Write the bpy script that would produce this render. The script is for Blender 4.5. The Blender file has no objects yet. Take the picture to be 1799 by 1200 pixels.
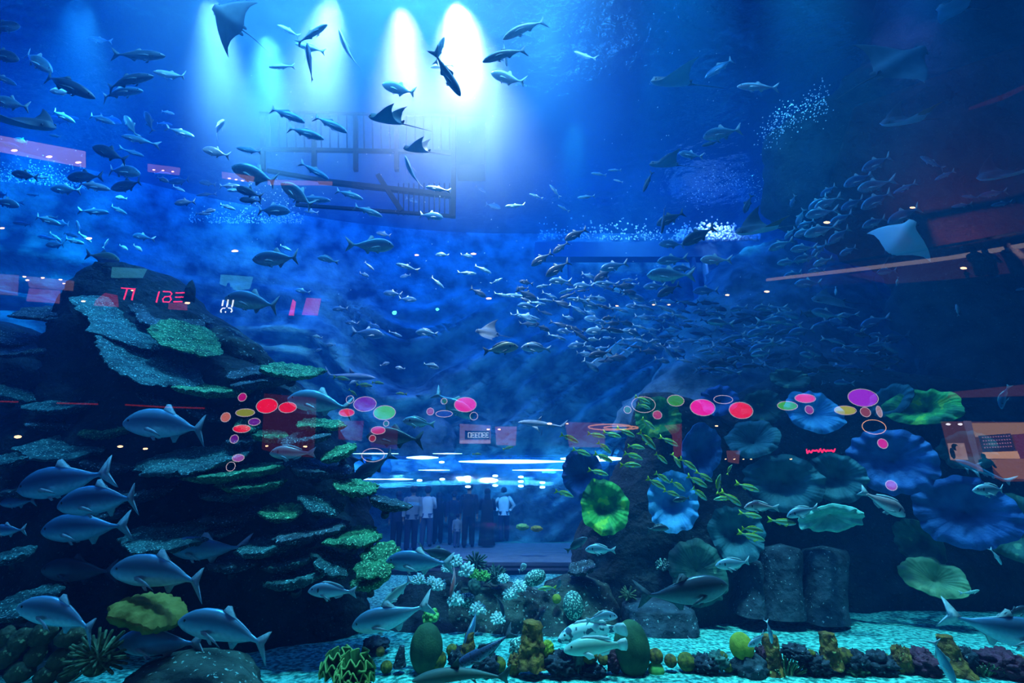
import bpy, math, random
from mathutils import Vector, Matrix, noise, Euler
S = bpy.context.scene
COL = S.collection
PI = math.pi
rnd = random.Random(7)

# ------------------------------------------------------------------ camera, world, lights, exposure
F_PX = 16.0 / 36.0 * 1799.0
PITCH = math.atan(265.0 / F_PX)
EYE = Vector((0.0, 0.0, 1.7))
cam_data = bpy.data.cameras.new('camera')
cam_data.lens = 16.0
cam_data.sensor_width = 36.0
cam_data.clip_end = 200.0
cam = bpy.data.objects.new('camera', cam_data)
cam.location = EYE
cam.rotation_euler = (PI / 2 + PITCH, 0.0, 0.0)
COL.objects.link(cam)
S.camera = cam

S.view_settings.view_transform = 'Standard'
S.view_settings.look = 'None'
S.view_settings.gamma = 1.0
S.view_settings.use_curve_mapping = False
S.view_settings.exposure = 0.0
S.cycles.use_denoising = True
S.cycles.max_bounces = 6
S.cycles.diffuse_bounces = 2
S.cycles.glossy_bounces = 2
S.cycles.transmission_bounces = 2
S.cycles.transparent_max_bounces = 16
S.cycles.volume_bounces = 0
S.cycles.volume_step_rate = 4.0
S.cycles.sample_clamp_indirect = 4.0

world = bpy.data.worlds.new('world')
S.world = world
world.use_nodes = True
world.node_tree.nodes['Background'].inputs[0].default_value = (0.004, 0.012, 0.05, 1)
world.node_tree.nodes['Background'].inputs[1].default_value = 0.15


def lamp(name, kind, loc, target, energy, color, **kw):
    d = bpy.data.lights.new(name, kind)
    d.energy = energy
    d.color = color
    for k, v in kw.items():
        setattr(d, k, v)
    o = bpy.data.objects.new(name, d)
    o.location = loc
    o.rotation_euler = (Vector(target) - Vector(loc)).to_track_quat('-Z', 'Y').to_euler()
    COL.objects.link(o)
    return o


# geometry of the picture: at() turns a photo pixel and a distance into the tank into a place in the room
RT = Vector((1, 0, 0))
FW = Vector((0, math.cos(PITCH), math.sin(PITCH)))
UP = Vector((0, -math.sin(PITCH), math.cos(PITCH)))
Y_GLASS = 3.0
Z_TOP = 13.0


def depth_at(py, Y):
    v = (600.0 - py) / F_PX
    return Y / (FW.y + v * UP.y)


def at(px, py, Y):
    d = depth_at(py, Y)
    return EYE + d * (FW + (px - 899.5) / F_PX * RT + (600.0 - py) / F_PX * UP)


def metres(px_len, py, Y):
    return px_len * depth_at(py, Y) / F_PX


def on_floor(px, py, z=0.0):
    v = (600.0 - py) / F_PX
    r = FW + (px - 899.5) / F_PX * RT + v * UP
    t = (z - EYE.z) / r.z
    return EYE + t * r


# tank lights: white and cyan beams, lamps over the front, added blue wash and fills
BLUE = (0.003, 0.155, 1.0)
lamp('surface_wash_light', 'AREA', (-8, 13.0, Z_TOP + 0.6), (-8, 13.0, 0), 9500, BLUE, shape='RECTANGLE', size=24, size_y=11)  # added broad wash, gives the water an even blue glow
lamp('surface_wash_light', 'AREA', (7.5, 15.0, Z_TOP + 0.6), (7.5, 15.0, 0), 1300, BLUE, shape='RECTANGLE', size=8, size_y=7)
for (px, py, Y, e, c, ang, tx, ty) in (
        (800, 10, 7.4, 21000, (0.88, 0.94, 1.0), 60, 850, 330),
        (710, -20, 7.8, 12500, (0.92, 0.82, 1.0), 56, 720, 230),
        (590, -30, 7.6, 13000, (0.55, 0.85, 1.0), 54, 560, 150),
        (480, 30, 8.5, 11000, (0.2, 0.75, 1.0), 44, 470, 300),
        (375, -10, 7.6, 16000, (0.4, 0.8, 1.0), 44, 390, 200),
        (150, -20, 7.6, 13000, (0.1, 0.7, 1.0), 50, 140, 250),
        (1150, 20, 8.5, 1500, (0.05, 0.65, 1.0), 40, 1150, 260),
        (1010, 190, 11.0, 2600, (0.05, 0.7, 1.0), 36, 1000, 420),
        (1320, 300, 12.5, 1800, (0.05, 0.6, 1.0), 46, 1300, 430),
        (40, 210, 11.0, 1800, (0.02, 0.75, 1.0), 60, 60, 420),
        (960, -40, 7.6, 800, (0.1, 0.6, 1.0), 50, 960, 250),
        (1650, -60, 7.0, 130, (0.05, 0.45, 1.0), 70, 1600, 320),
):
    p = at(px, py, Y)
    p.z = min(p.z, Z_TOP - 0.35)
    lamp('beam_spot_light', 'SPOT', p, at(tx, ty, Y + 1.6), e, c, spot_size=math.radians(ang), spot_blend=1.0, shadow_soft_size=0.35)
FRONT = (0.30, 0.95, 1.0)
for (x, e, ty, c) in ((-5.6, 5200, 5.6, (0.10, 0.55, 1.0)), (-3.2, 5200, 5.5, (0.14, 0.65, 1.0)), (-1.2, 6500, 5.6, (0.2, 0.85, 1.0)), (0.6, 9500, 5.5, FRONT), (2.4, 9500, 5.5, FRONT), (4.2, 9500, 5.7, FRONT), (6.0, 7500, 5.8, (0.2, 0.8, 1.0)), (7.8, 5000, 5.9, (0.12, 0.75, 1.0))):
    lamp('front_spot_light', 'SPOT', (x, 4.3, 11.4), (x, ty, 0), e, c, spot_size=math.radians(25), spot_blend=0.7, shadow_soft_size=0.3)
lamp('shoal_fill_light', 'SPOT', at(1420, 235, 7.5), at(1440, 470, 7.7), 260, (0.06, 0.6, 1.0), spot_size=math.radians(62), spot_blend=1.0, shadow_soft_size=0.3)  # added fill that lifts the shoal under the overhang
for (x, z, e, c) in ((-5.5, 7.4, 330, (0.04, 0.42, 1.0)), (5.0, 7.4, 100, (0.04, 0.36, 1.0))):
    lamp('hall_fill_light', 'SPOT', (x, 1.6, z), (x * 1.05, 6.0, 1.5), e, c, spot_size=math.radians(70), spot_blend=0.9, shadow_soft_size=0.4)  # added blue fill from the dark hall side, stands in for scattered light
lamp('surface_fill_light', 'AREA', (-4.6, 5.6, 12.7), (-5.2, 7.4, 8.5), 1500, (0.12, 0.6, 1.0), shape='RECTANGLE', size=7, size_y=1.0)  # added fills just above the view, brighten the backs of the upper fish
lamp('surface_fill_light', 'AREA', (0.6, 5.8, 12.7), (0.8, 7.4, 8.5), 700, (0.2, 0.65, 1.0), shape='RECTANGLE', size=3.5, size_y=1.0)
lamp('surface_fill_light', 'AREA', (6.4, 5.6, 12.7), (6.8, 7.6, 8.5), 130, (0.06, 0.45, 1.0), shape='RECTANGLE', size=4, size_y=1.0)


# ------------------------------------------------------------------ helpers: meshes, tags, materials
class MB:
    """collects shapes into one mesh"""

    def __init__(self):
        self.v, self.f, self.m = [], [], []

    def add(self, verts, faces, mi=0):
        n = len(self.v)
        self.v += [tuple(p) for p in verts]
        for f in faces:
            self.f.append(tuple(i + n for i in f))
            self.m.append(mi)

    def grid(self, rows, close_u=False, close_v=False, mi=0, flip=False):
        nr, nc = len(rows), len(rows[0])
        vs = [p for r in rows for p in r]
        fs = []
        for i in range(nr if close_v else nr - 1):
            for j in range(nc if close_u else nc - 1):
                a, b = i * nc + j, i * nc + (j + 1) % nc
                c, d = ((i + 1) % nr) * nc + (j + 1) % nc, ((i + 1) % nr) * nc + j
                fs.append((d, c, b, a) if flip else (a, b, c, d))
        self.add(vs, fs, mi)

    def box(self, c, s, rot=None, mi=0):
        c, s = Vector(c), Vector(s) * 0.5
        vs = []
        for x in (-1, 1):
            for y in (-1, 1):
                for z in (-1, 1):
                    p = Vector((x * s.x, y * s.y, z * s.z))
                    if rot is not None:
                        p = rot @ p
                    vs.append(c + p)
        self.add(vs, [(0, 1, 3, 2), (4, 6, 7, 5), (0, 4, 5, 1), (2, 3, 7, 6), (0, 2, 6, 4), (1, 5, 7, 3)], mi)

    def tube(self, pts, radii, n=8, mi=0, cap=True):
        pts = [Vector(p) for p in pts]
        if not hasattr(radii, '__len__'):
            radii = [radii] * len(pts)
        rows = []
        ref = Vector((0.13, 0.31, 0.94))
        for i, p in enumerate(pts):
            t = (pts[min(i + 1, len(pts) - 1)] - pts[max(i - 1, 0)])
            t = t.normalized() if t.length > 1e-9 else Vector((0, 0, 1))
            a = t.cross(ref)
            if a.length < 1e-3:
                a = t.cross(Vector((1, 0, 0)))
            a.normalize()
            b = t.cross(a)
            rows.append([p + radii[i] * (math.cos(2 * PI * k / n) * a + math.sin(2 * PI * k / n) * b) for k in range(n)])
        n0 = len(self.v)
        self.grid(rows, close_u=True, mi=mi)
        if cap:
            self.f.append(tuple(n0 + k for k in range(n)))
            self.m.append(mi)
            e = n0 + (len(rows) - 1) * n
            self.f.append(tuple(e + n - 1 - k for k in range(n)))
            self.m.append(mi)

    def ball(self, c, r, nu=12, nv=8, fn=None, mi=0):
        c = Vector(c)
        r = Vector((r, r, r)) if not hasattr(r, '__len__') else Vector(r)
        rows = []
        for i in range(nv + 1):
            th = PI * (0.001 + 0.998 * i / nv)
            row = []
            for j in range(nu):
                ph = 2 * PI * j / nu
                d = Vector((math.sin(th) * math.cos(ph), math.sin(th) * math.sin(ph), math.cos(th)))
                k = fn(d) if fn else 1.0
                row.append(c + Vector((d.x * r.x, d.y * r.y, d.z * r.z)) * k)
            rows.append(row)
        self.grid(rows, close_u=True, mi=mi, flip=True)

    def mesh(self, name, mats, smooth=True):
        me = bpy.data.meshes.new(name)
        me.from_pydata(self.v, [], self.f)
        for m in (mats if isinstance(mats, (list, tuple)) else [mats]):
            me.materials.append(m)
        me.polygons.foreach_set('material_index', self.m)
        me.polygons.foreach_set('use_smooth', [smooth] * len(self.f))
        me.update()
        return me

    def build(self, name, mats, parent=None, smooth=True, loc=None):
        o = bpy.data.objects.new(name, self.mesh(name, mats, smooth))
        COL.objects.link(o)
        if parent is not None:
            o.parent = parent
        if loc is not None:
            o.location = loc
        return o


def tag(o, label=None, cat=None, group=None, kind=None):
    if label:
        o['label'] = label
    if cat:
        o['category'] = cat
    if group:
        o['group'] = group
    if kind:
        o['kind'] = kind
    return o


def empty(name, loc=(0, 0, 0), label=None, cat=None, group=None):
    o = bpy.data.objects.new(name, None)
    o.location = loc
    o.empty_display_size = 0.1
    COL.objects.link(o)
    return tag(o, label, cat, group)


def node_mat(name):
    m = bpy.data.materials.new(name)
    m.use_nodes = True
    nt = m.node_tree
    nt.nodes.clear()
    out = nt.nodes.new('ShaderNodeOutputMaterial')
    return m, nt, out


def surf(name, ca, cb=None, scale=6.0, rough=0.6, bump=0.0, metal=0.0, spec=0.3, detail=4.0, lo=0.35, hi=0.65, speck=None, speck_scale=60.0, speck_lo=0.6, bump_scale=None, dist=0.05, sss=0.0):
    """two pigments mixed by noise, optional small specks of a third, optional bump"""
    m, nt, out = node_mat(name)
    N, L = nt.nodes.new, nt.links.new
    b = N('ShaderNodeBsdfPrincipled')
    b.inputs['Roughness'].default_value = rough
    b.inputs['Metallic'].default_value = metal
    b.inputs['Specular IOR Level'].default_value = spec
    L(b.outputs[0], out.inputs['Surface'])
    tc = N('ShaderNodeTexCoord')
    if cb is None:
        b.inputs['Base Color'].default_value = (*ca, 1)
        col = None
    else:
        nz = N('ShaderNodeTexNoise')
        nz.inputs['Scale'].default_value = scale
        nz.inputs['Detail'].default_value = detail
        L(tc.outputs['Object'], nz.inputs['Vector'])
        r = N('ShaderNodeValToRGB')
        r.color_ramp.elements[0].position = lo
        r.color_ramp.elements[0].color = (*ca, 1)
        r.color_ramp.elements[1].position = hi
        r.color_ramp.elements[1].color = (*cb, 1)
        L(nz.outputs[0], r.inputs[0])
        col = r.outputs[0]
    if speck is not None:
        n2 = N('ShaderNodeTexNoise')
        n2.inputs['Scale'].default_value = speck_scale
        n2.inputs['Detail'].default_value = 2.0
        L(tc.outputs['Object'], n2.inputs['Vector'])
        r2 = N('ShaderNodeValToRGB')
        r2.color_ramp.elements[0].position = speck_lo
        r2.color_ramp.elements[0].color = (0, 0, 0, 1)
        r2.color_ramp.elements[1].position = min(1.0, speck_lo + 0.06)
        r2.color_ramp.elements[1].color = (1, 1, 1, 1)
        L(n2.outputs[0], r2.inputs[0])
        mx = N('ShaderNodeMix')
        mx.data_type = 'RGBA'
        L(r2.outputs[0], mx.inputs[0])
        if col is not None:
            L(col, mx.inputs[6])
        else:
            mx.inputs[6].default_value = (*ca, 1)
        mx.inputs[7].default_value = (*speck, 1)
        col = mx.outputs[2]
    if col is not None:
        L(col, b.inputs['Base Color'])
    if bump:
        n3 = N('ShaderNodeTexNoise')
        n3.inputs['Scale'].default_value = bump_scale or scale * 3
        n3.inputs['Detail'].default_value = 5.0
        L(tc.outputs['Object'], n3.inputs['Vector'])
        bp = N('ShaderNodeBump')
        bp.inputs['Strength'].default_value = bump
        bp.inputs['Distance'].default_value = dist
        L(n3.outputs[0], bp.inputs['Height'])
        L(bp.outputs[0], b.inputs['Normal'])
    return m


def glow(name, color, strength):
    m, nt, out = node_mat(name)
    e = nt.nodes.new('ShaderNodeEmission')
    e.inputs[0].default_value = (*color, 1)
    e.inputs[1].default_value = strength
    nt.links.new(e.outputs[0], out.inputs['Surface'])
    return m


def clear_mix(name, gloss, rough=0.0, tint=(1, 1, 1), gcol=(1, 1, 1), bump=0.0, bump_scale=1.0):
    """clear sheet: part of the light goes straight through, part is mirrored"""
    m, nt, out = node_mat(name)
    N, L = nt.nodes.new, nt.links.new
    t, g, x = N('ShaderNodeBsdfTransparent'), N('ShaderNodeBsdfGlossy'), N('ShaderNodeMixShader')
    t.inputs[0].default_value = (*tint, 1)
    g.inputs['Color'].default_value = (*gcol, 1)
    g.inputs['Roughness'].default_value = rough
    x.inputs[0].default_value = gloss
    L(t.outputs[0], x.inputs[1])
    L(g.outputs[0], x.inputs[2])
    L(x.outputs[0], out.inputs['Surface'])
    if bump:
        tc = N('ShaderNodeTexCoord')
        nz = N('ShaderNodeTexNoise')
        nz.inputs['Scale'].default_value = bump_scale
        nz.inputs['Detail'].default_value = 3.0
        L(tc.outputs['Object'], nz.inputs['Vector'])
        bp = N('ShaderNodeBump')
        bp.inputs['Strength'].default_value = bump
        bp.inputs['Distance'].default_value = 0.3
        L(nz.outputs[0], bp.inputs['Height'])
        L(bp.outputs[0], g.inputs['Normal'])
    return m


def fbm(p, octs=4, gain=0.5):
    s, a, q = 0.0, 1.0, Vector(p)
    for _ in range(octs):
        s += a * noise.noise(q)
        q = q * 2.03
        a *= gain
    return s


def smooth01(t):
    t = max(0.0, min(1.0, t))
    return t * t * (3 - 2 * t)


def lerp_table(tab, x):
    if x <= tab[0][0]:
        return tab[0][1]
    for (a, va), (b, vb) in zip(tab, tab[1:]):
        if x <= b:
            t = (x - a) / (b - a)
            return va + (vb - va) * t
    return tab[-1][1]
ORD = ('first second third fourth fifth sixth seventh eighth ninth tenth eleventh twelfth thirteenth fourteenth fifteenth sixteenth seventeenth eighteenth '
       'nineteenth twentieth').split()
TENS = {20: 'twenty', 30: 'thirty', 40: 'forty', 50: 'fifty'}
for n_ in range(21, 60):
    ORD.append(TENS[n_ // 10 * 10] + '-' + ORD[n_ % 10 - 1] if n_ % 10 else TENS[n_ // 10 * 10][:-1] + 'ieth')
# ------------------------------------------------------------------ the setting: water, pane, floor, rear wall, rocks
def water_volume():
    m, nt, out = node_mat('tank_water')
    N, L = nt.nodes.new, nt.links.new
    a, s, add = N('ShaderNodeVolumeAbsorption'), N('ShaderNodeVolumeScatter'), N('ShaderNodeAddShader')
    a.inputs['Color'].default_value = (0.25, 0.62, 0.86, 1)
    a.inputs['Density'].default_value = 0.11
    s.inputs['Color'].default_value = (0.02, 0.34, 0.97, 1)
    s.inputs['Density'].default_value = 0.022
    s.inputs['Anisotropy'].default_value = 0.2
    L(a.outputs[0], add.inputs[0])
    L(s.outputs[0], add.inputs[1])
    L(add.outputs[0], out.inputs['Volume'])
    b = MB()
    b.box((0, 13.04, 6.3), (60, 20, 13.3))
    return tag(b.build('water', m, smooth=False), kind='structure')


water_volume()

# clouds of fine air bubbles under the lamps, added to spread their bright glow
for (x, y, z, rx, ry, rz, dn) in ((-1.3, 8.8, 12.0, 5.4, 5.2, 4.6, .62), (-5.6, 9.0, 12.0, 5.2, 5.0, 4.2, .44), (2.4, 11.0, 11.6, 3.0, 5.0, 4.0, .09)):
    m, nt, out = node_mat('bubble_cloud')
    N, L = nt.nodes.new, nt.links.new
    sc = N('ShaderNodeVolumeScatter')
    sc.inputs['Color'].default_value = (0.62, 0.88, 1.0, 1)
    tc, mp, gr, nz = N('ShaderNodeTexCoord'), N('ShaderNodeMapping'), N('ShaderNodeTexGradient'), N('ShaderNodeTexNoise')
    gr.gradient_type = 'QUADRATIC_SPHERE'
    mp.inputs['Scale'].default_value = (1 / rx, 1 / ry, 1 / rz)
    nz.inputs['Scale'].default_value = 0.55
    nz.inputs['Detail'].default_value = 1.5
    L(tc.outputs['Object'], mp.inputs['Vector'])
    L(mp.outputs[0], gr.inputs['Vector'])
    L(tc.outputs['Object'], nz.inputs['Vector'])
    m1, m2 = N('ShaderNodeMath'), N('ShaderNodeMath')
    m1.operation = m2.operation = 'MULTIPLY'
    L(gr.outputs[1], m1.inputs[0])
    L(nz.outputs[0], m1.inputs[1])
    L(m1.outputs[0], m2.inputs[0])
    m2.inputs[1].default_value = dn * 1.4
    L(m2.outputs[0], sc.inputs['Density'])
    L(sc.outputs[0], out.inputs['Volume'])
    b = MB()
    b.ball((0, 0, 0), (rx, ry, rz), 32, 20)
    b.v = [(vx, vy, min(vz, Z_TOP - .1 - z)) for vx, vy, vz in b.v]
    tag(b.build('bubble_cloud', m, loc=(x, y, z)), 'hazy cloud of fine bubbles under the surface lamps', 'haze', kind='stuff')

# clear acrylic viewing pane: its front face mirrors a little of the hall
pane_front = clear_mix('acrylic_front', 0.16)
pane_clear = clear_mix('acrylic_clear', 0.0)
b = MB()
b.box((0, Y_GLASS - 0.05, 8.0), (60, 0.1, 16.4))
pane = b.build('window_1', [pane_front, pane_clear], smooth=False)
for p in pane.data.polygons:
    p.material_index = 0 if p.normal.y < -0.5 else 1
tag(pane, kind='structure')

# rippled water surface
rows = []
for i in range(60):
    y = 3.05 + 18.6 * i / 59
    rows.append([Vector((-26 + 52 * j / 119, y, Z_TOP + 0.07 * fbm((j * 0.35, i * 0.35, 3.1), 3))) for j in range(120)])
b = MB()
b.grid(rows, flip=True)
surface_mat = clear_mix('water_surface', 0.35, rough=0.12, gcol=(0.7, 0.9, 1.0), bump=0.3, bump_scale=2.6)
tag(b.build('water_surface', surface_mat), kind='structure')

# gravel bed
gravel = surf('gravel', (0.02, 0.20, 0.16), (0.24, 0.90, 0.70), scale=20, rough=0.9, bump=1.0, bump_scale=22, lo=0.40, hi=0.62, dist=0.10)
rows = []
for i in range(70):
    y = 3.05 + 18.5 * (i / 69) ** 1.6
    rows.append([Vector((-26 + 52 * j / 159, y, 0.05 * fbm((j * 0.22, y * 0.7, 0.3), 4) - 0.02)) for j in range(160)])
b = MB()
b.grid(rows)
tag(b.build('floor', gravel), kind='structure')

# rear wall of the tank: layered rockwork below, smooth painted wall above
rock_far = surf('far_rock', (0.005, 0.02, 0.04), (0.18, 0.40, 0.42), scale=1.1, rough=0.9, bump=0.8, bump_scale=3.0, detail=8, dist=0.2)
rows = []
for i in range(90):
    z = -0.1 + 13.1 * i / 89
    row = []
    for j in range(200):
        x = -28 + 56 * j / 199
        y = 18.3 - 0.018 * max(0.0, -x) ** 2 - 0.012 * max(0.0, x - 8) ** 2
        rough_k = smooth01((10.5 - z) / 4.0)
        # strata: slanting to the upper right in the middle, level at the far end
        tilt = 0.75 * smooth01((x + 8) / 5.0)
        sz = z - tilt * x
        ridge = abs(noise.noise(Vector((x * 0.10, 0.0, sz * 1.25)))) * 2.3
        y -= rough_k * (1.3 * ridge + 1.1 * fbm((x * 0.3, 2.0, z * 0.45), 5) + 0.35 * abs(noise.noise(Vector((x * .9, 4.0, sz * 2.6)))) + 0.9 * smooth01((5.5 - z) / 5.0) * smooth01((abs(x + 1.5) - 7.5) / 4.0))
        row.append(Vector((x, y, z)))
    rows.append(row)
b = MB()
b.grid(rows)
tag(b.build('wall_back', rock_far), kind='structure')
# ------------------------------------------------------------------ fish: shapes, materials, builders
def fish_mat(name, back, side, belly, rough=0.35, metal=0.25, z0=-0.05, z1=0.06, blotch=None, blotch_scale=9.0, blotch_lo=0.52, stripe=None):
    """countershaded skin: belly, flank and back pigments by height on the body; optional blotches or a stripe along the flank"""
    m, nt, out = node_mat(name)
    N, L = nt.nodes.new, nt.links.new
    b = N('ShaderNodeBsdfPrincipled')
    b.inputs['Roughness'].default_value = rough
    b.inputs['Metallic'].default_value = metal
    b.inputs['Specular IOR Level'].default_value = 0.5
    L(b.outputs[0], out.inputs['Surface'])
    tc = N('ShaderNodeTexCoord')
    sp = N('ShaderNodeSeparateXYZ')
    L(tc.outputs['Object'], sp.inputs[0])
    mr = N('ShaderNodeMapRange')
    mr.inputs[1].default_value = z0
    mr.inputs[2].default_value = z1
    L(sp.outputs[2], mr.inputs[0])
    r = N('ShaderNodeValToRGB')
    e = r.color_ramp.elements
    e[0].position = 0.0
    e[0].color = (*belly, 1)
    e[1].position = 1.0
    e[1].color = (*back, 1)
    k = e.new(0.5)
    k.color = (*side, 1)
    if stripe:
        for pos, c in ((0.55, side), (0.60, stripe), (0.70, stripe), (0.75, back)):
            k = e.new(pos)
            k.color = (*c, 1)
    L(mr.outputs[0], r.inputs[0])
    col = r.outputs[0]
    nz = N('ShaderNodeTexNoise')
    nz.inputs['Scale'].default_value = blotch_scale if blotch else 26.0
    nz.inputs['Detail'].default_value = 1.5
    L(tc.outputs['Object'], nz.inputs['Vector'])
    r2 = N('ShaderNodeValToRGB')
    if blotch:
        r2.color_ramp.elements[0].position = blotch_lo
        r2.color_ramp.elements[1].position = blotch_lo + 0.05
    else:
        r2.color_ramp.elements[0].position = 0.35
        r2.color_ramp.elements[1].position = 0.75
        r2.color_ramp.elements[1].color = (0.35, 0.35, 0.35, 1)
    L(nz.outputs[0], r2.inputs[0])
    mx = N('ShaderNodeMix')
    mx.data_type = 'RGBA'
    L(r2.outputs[0], mx.inputs[0])
    L(col, mx.inputs[6])
    mx.inputs[7].default_value = (*(blotch or back), 1)
    L(mx.outputs[2], b.inputs['Base Color'])
    return m


SILVER = fish_mat('silver_skin', (0.12, 0.28, 0.40), (0.28, 0.55, 0.66), (0.62, 0.88, 0.90))  # belly raised in tone to carry bounce light off the gravel
DARKF = fish_mat('dark_skin', (0.03, 0.05, 0.08), (0.07, 0.11, 0.15), (0.16, 0.22, 0.26), metal=0.1)  # dark species, and the shade of silhouetted fish put into the colour
PALEF = fish_mat('pale_skin', (0.55, 0.65, 0.68), (0.78, 0.85, 0.86), (0.9, 0.93, 0.92))  # lamp light on bright fish is put into this pale colour
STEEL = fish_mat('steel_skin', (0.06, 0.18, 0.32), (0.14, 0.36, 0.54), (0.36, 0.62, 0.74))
BREAM = fish_mat('bream_skin', (0.22, 0.36, 0.46), (0.40, 0.56, 0.66), (0.66, 0.78, 0.82))
ROSY = fish_mat('rosy_skin', (0.45, 0.33, 0.36), (0.65, 0.48, 0.5), (0.8, 0.72, 0.74))
SNAP = fish_mat('snapper_skin', (0.14, 0.34, 0.16), (0.40, 0.62, 0.5), (0.72, 0.82, 0.74), metal=0.1, stripe=(0.62, 0.66, 0.06))
YELLOW = surf('yellow_fin', (0.62, 0.70, 0.05), rough=0.5)
GROUP = fish_mat('grouper_skin', (0.60, 0.78, 0.76), (0.75, 0.88, 0.86), (0.85, 0.92, 0.9), metal=0.0, blotch=(0.06, 0.12, 0.17), blotch_scale=11, blotch_lo=0.53)
MINT = fish_mat('mint_skin', (0.26, 0.46, 0.38), (0.42, 0.66, 0.55), (0.62, 0.8, 0.7), metal=0.0)
SPOTTED = fish_mat('spotted_skin', (0.04, 0.07, 0.15), (0.07, 0.12, 0.22), (0.16, 0.22, 0.32), metal=0.0, blotch=(0.02, 0.03, 0.06), blotch_scale=34, blotch_lo=0.55)
OLIVE = fish_mat('olive_skin', (0.16, 0.22, 0.12), (0.36, 0.38, 0.24), (0.5, 0.45, 0.36), metal=0.05)
SHARKM = fish_mat('shark_skin', (0.18, 0.26, 0.32), (0.32, 0.42, 0.48), (0.6, 0.68, 0.7), metal=0.0, rough=0.6)
NURSE = fish_mat('nurse_skin', (0.03, 0.07, 0.06), (0.05, 0.11, 0.09), (0.12, 0.2, 0.17), metal=0.0, rough=.6)
PINKF = fish_mat('pink_skin', (0.6, 0.16, 0.18), (0.55, 0.4, 0.46), (0.7, 0.6, 0.64), metal=0.0)
FIN = surf('silver_fin', (0.30, 0.42, 0.48), (0.45, 0.56, 0.6), scale=30, rough=0.5)
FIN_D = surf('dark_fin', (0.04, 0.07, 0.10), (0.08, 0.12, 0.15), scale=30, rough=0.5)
FIN_P = surf('pale_fin', (0.6, 0.7, 0.72), (0.75, 0.8, 0.8), scale=30, rough=0.5)
EYE_M = surf('fish_eye', (0.01, 0.012, 0.015), rough=0.15, spec=0.8)
GILL_M = surf('gill_patch', (0.03, 0.04, 0.06), rough=0.6)

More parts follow.
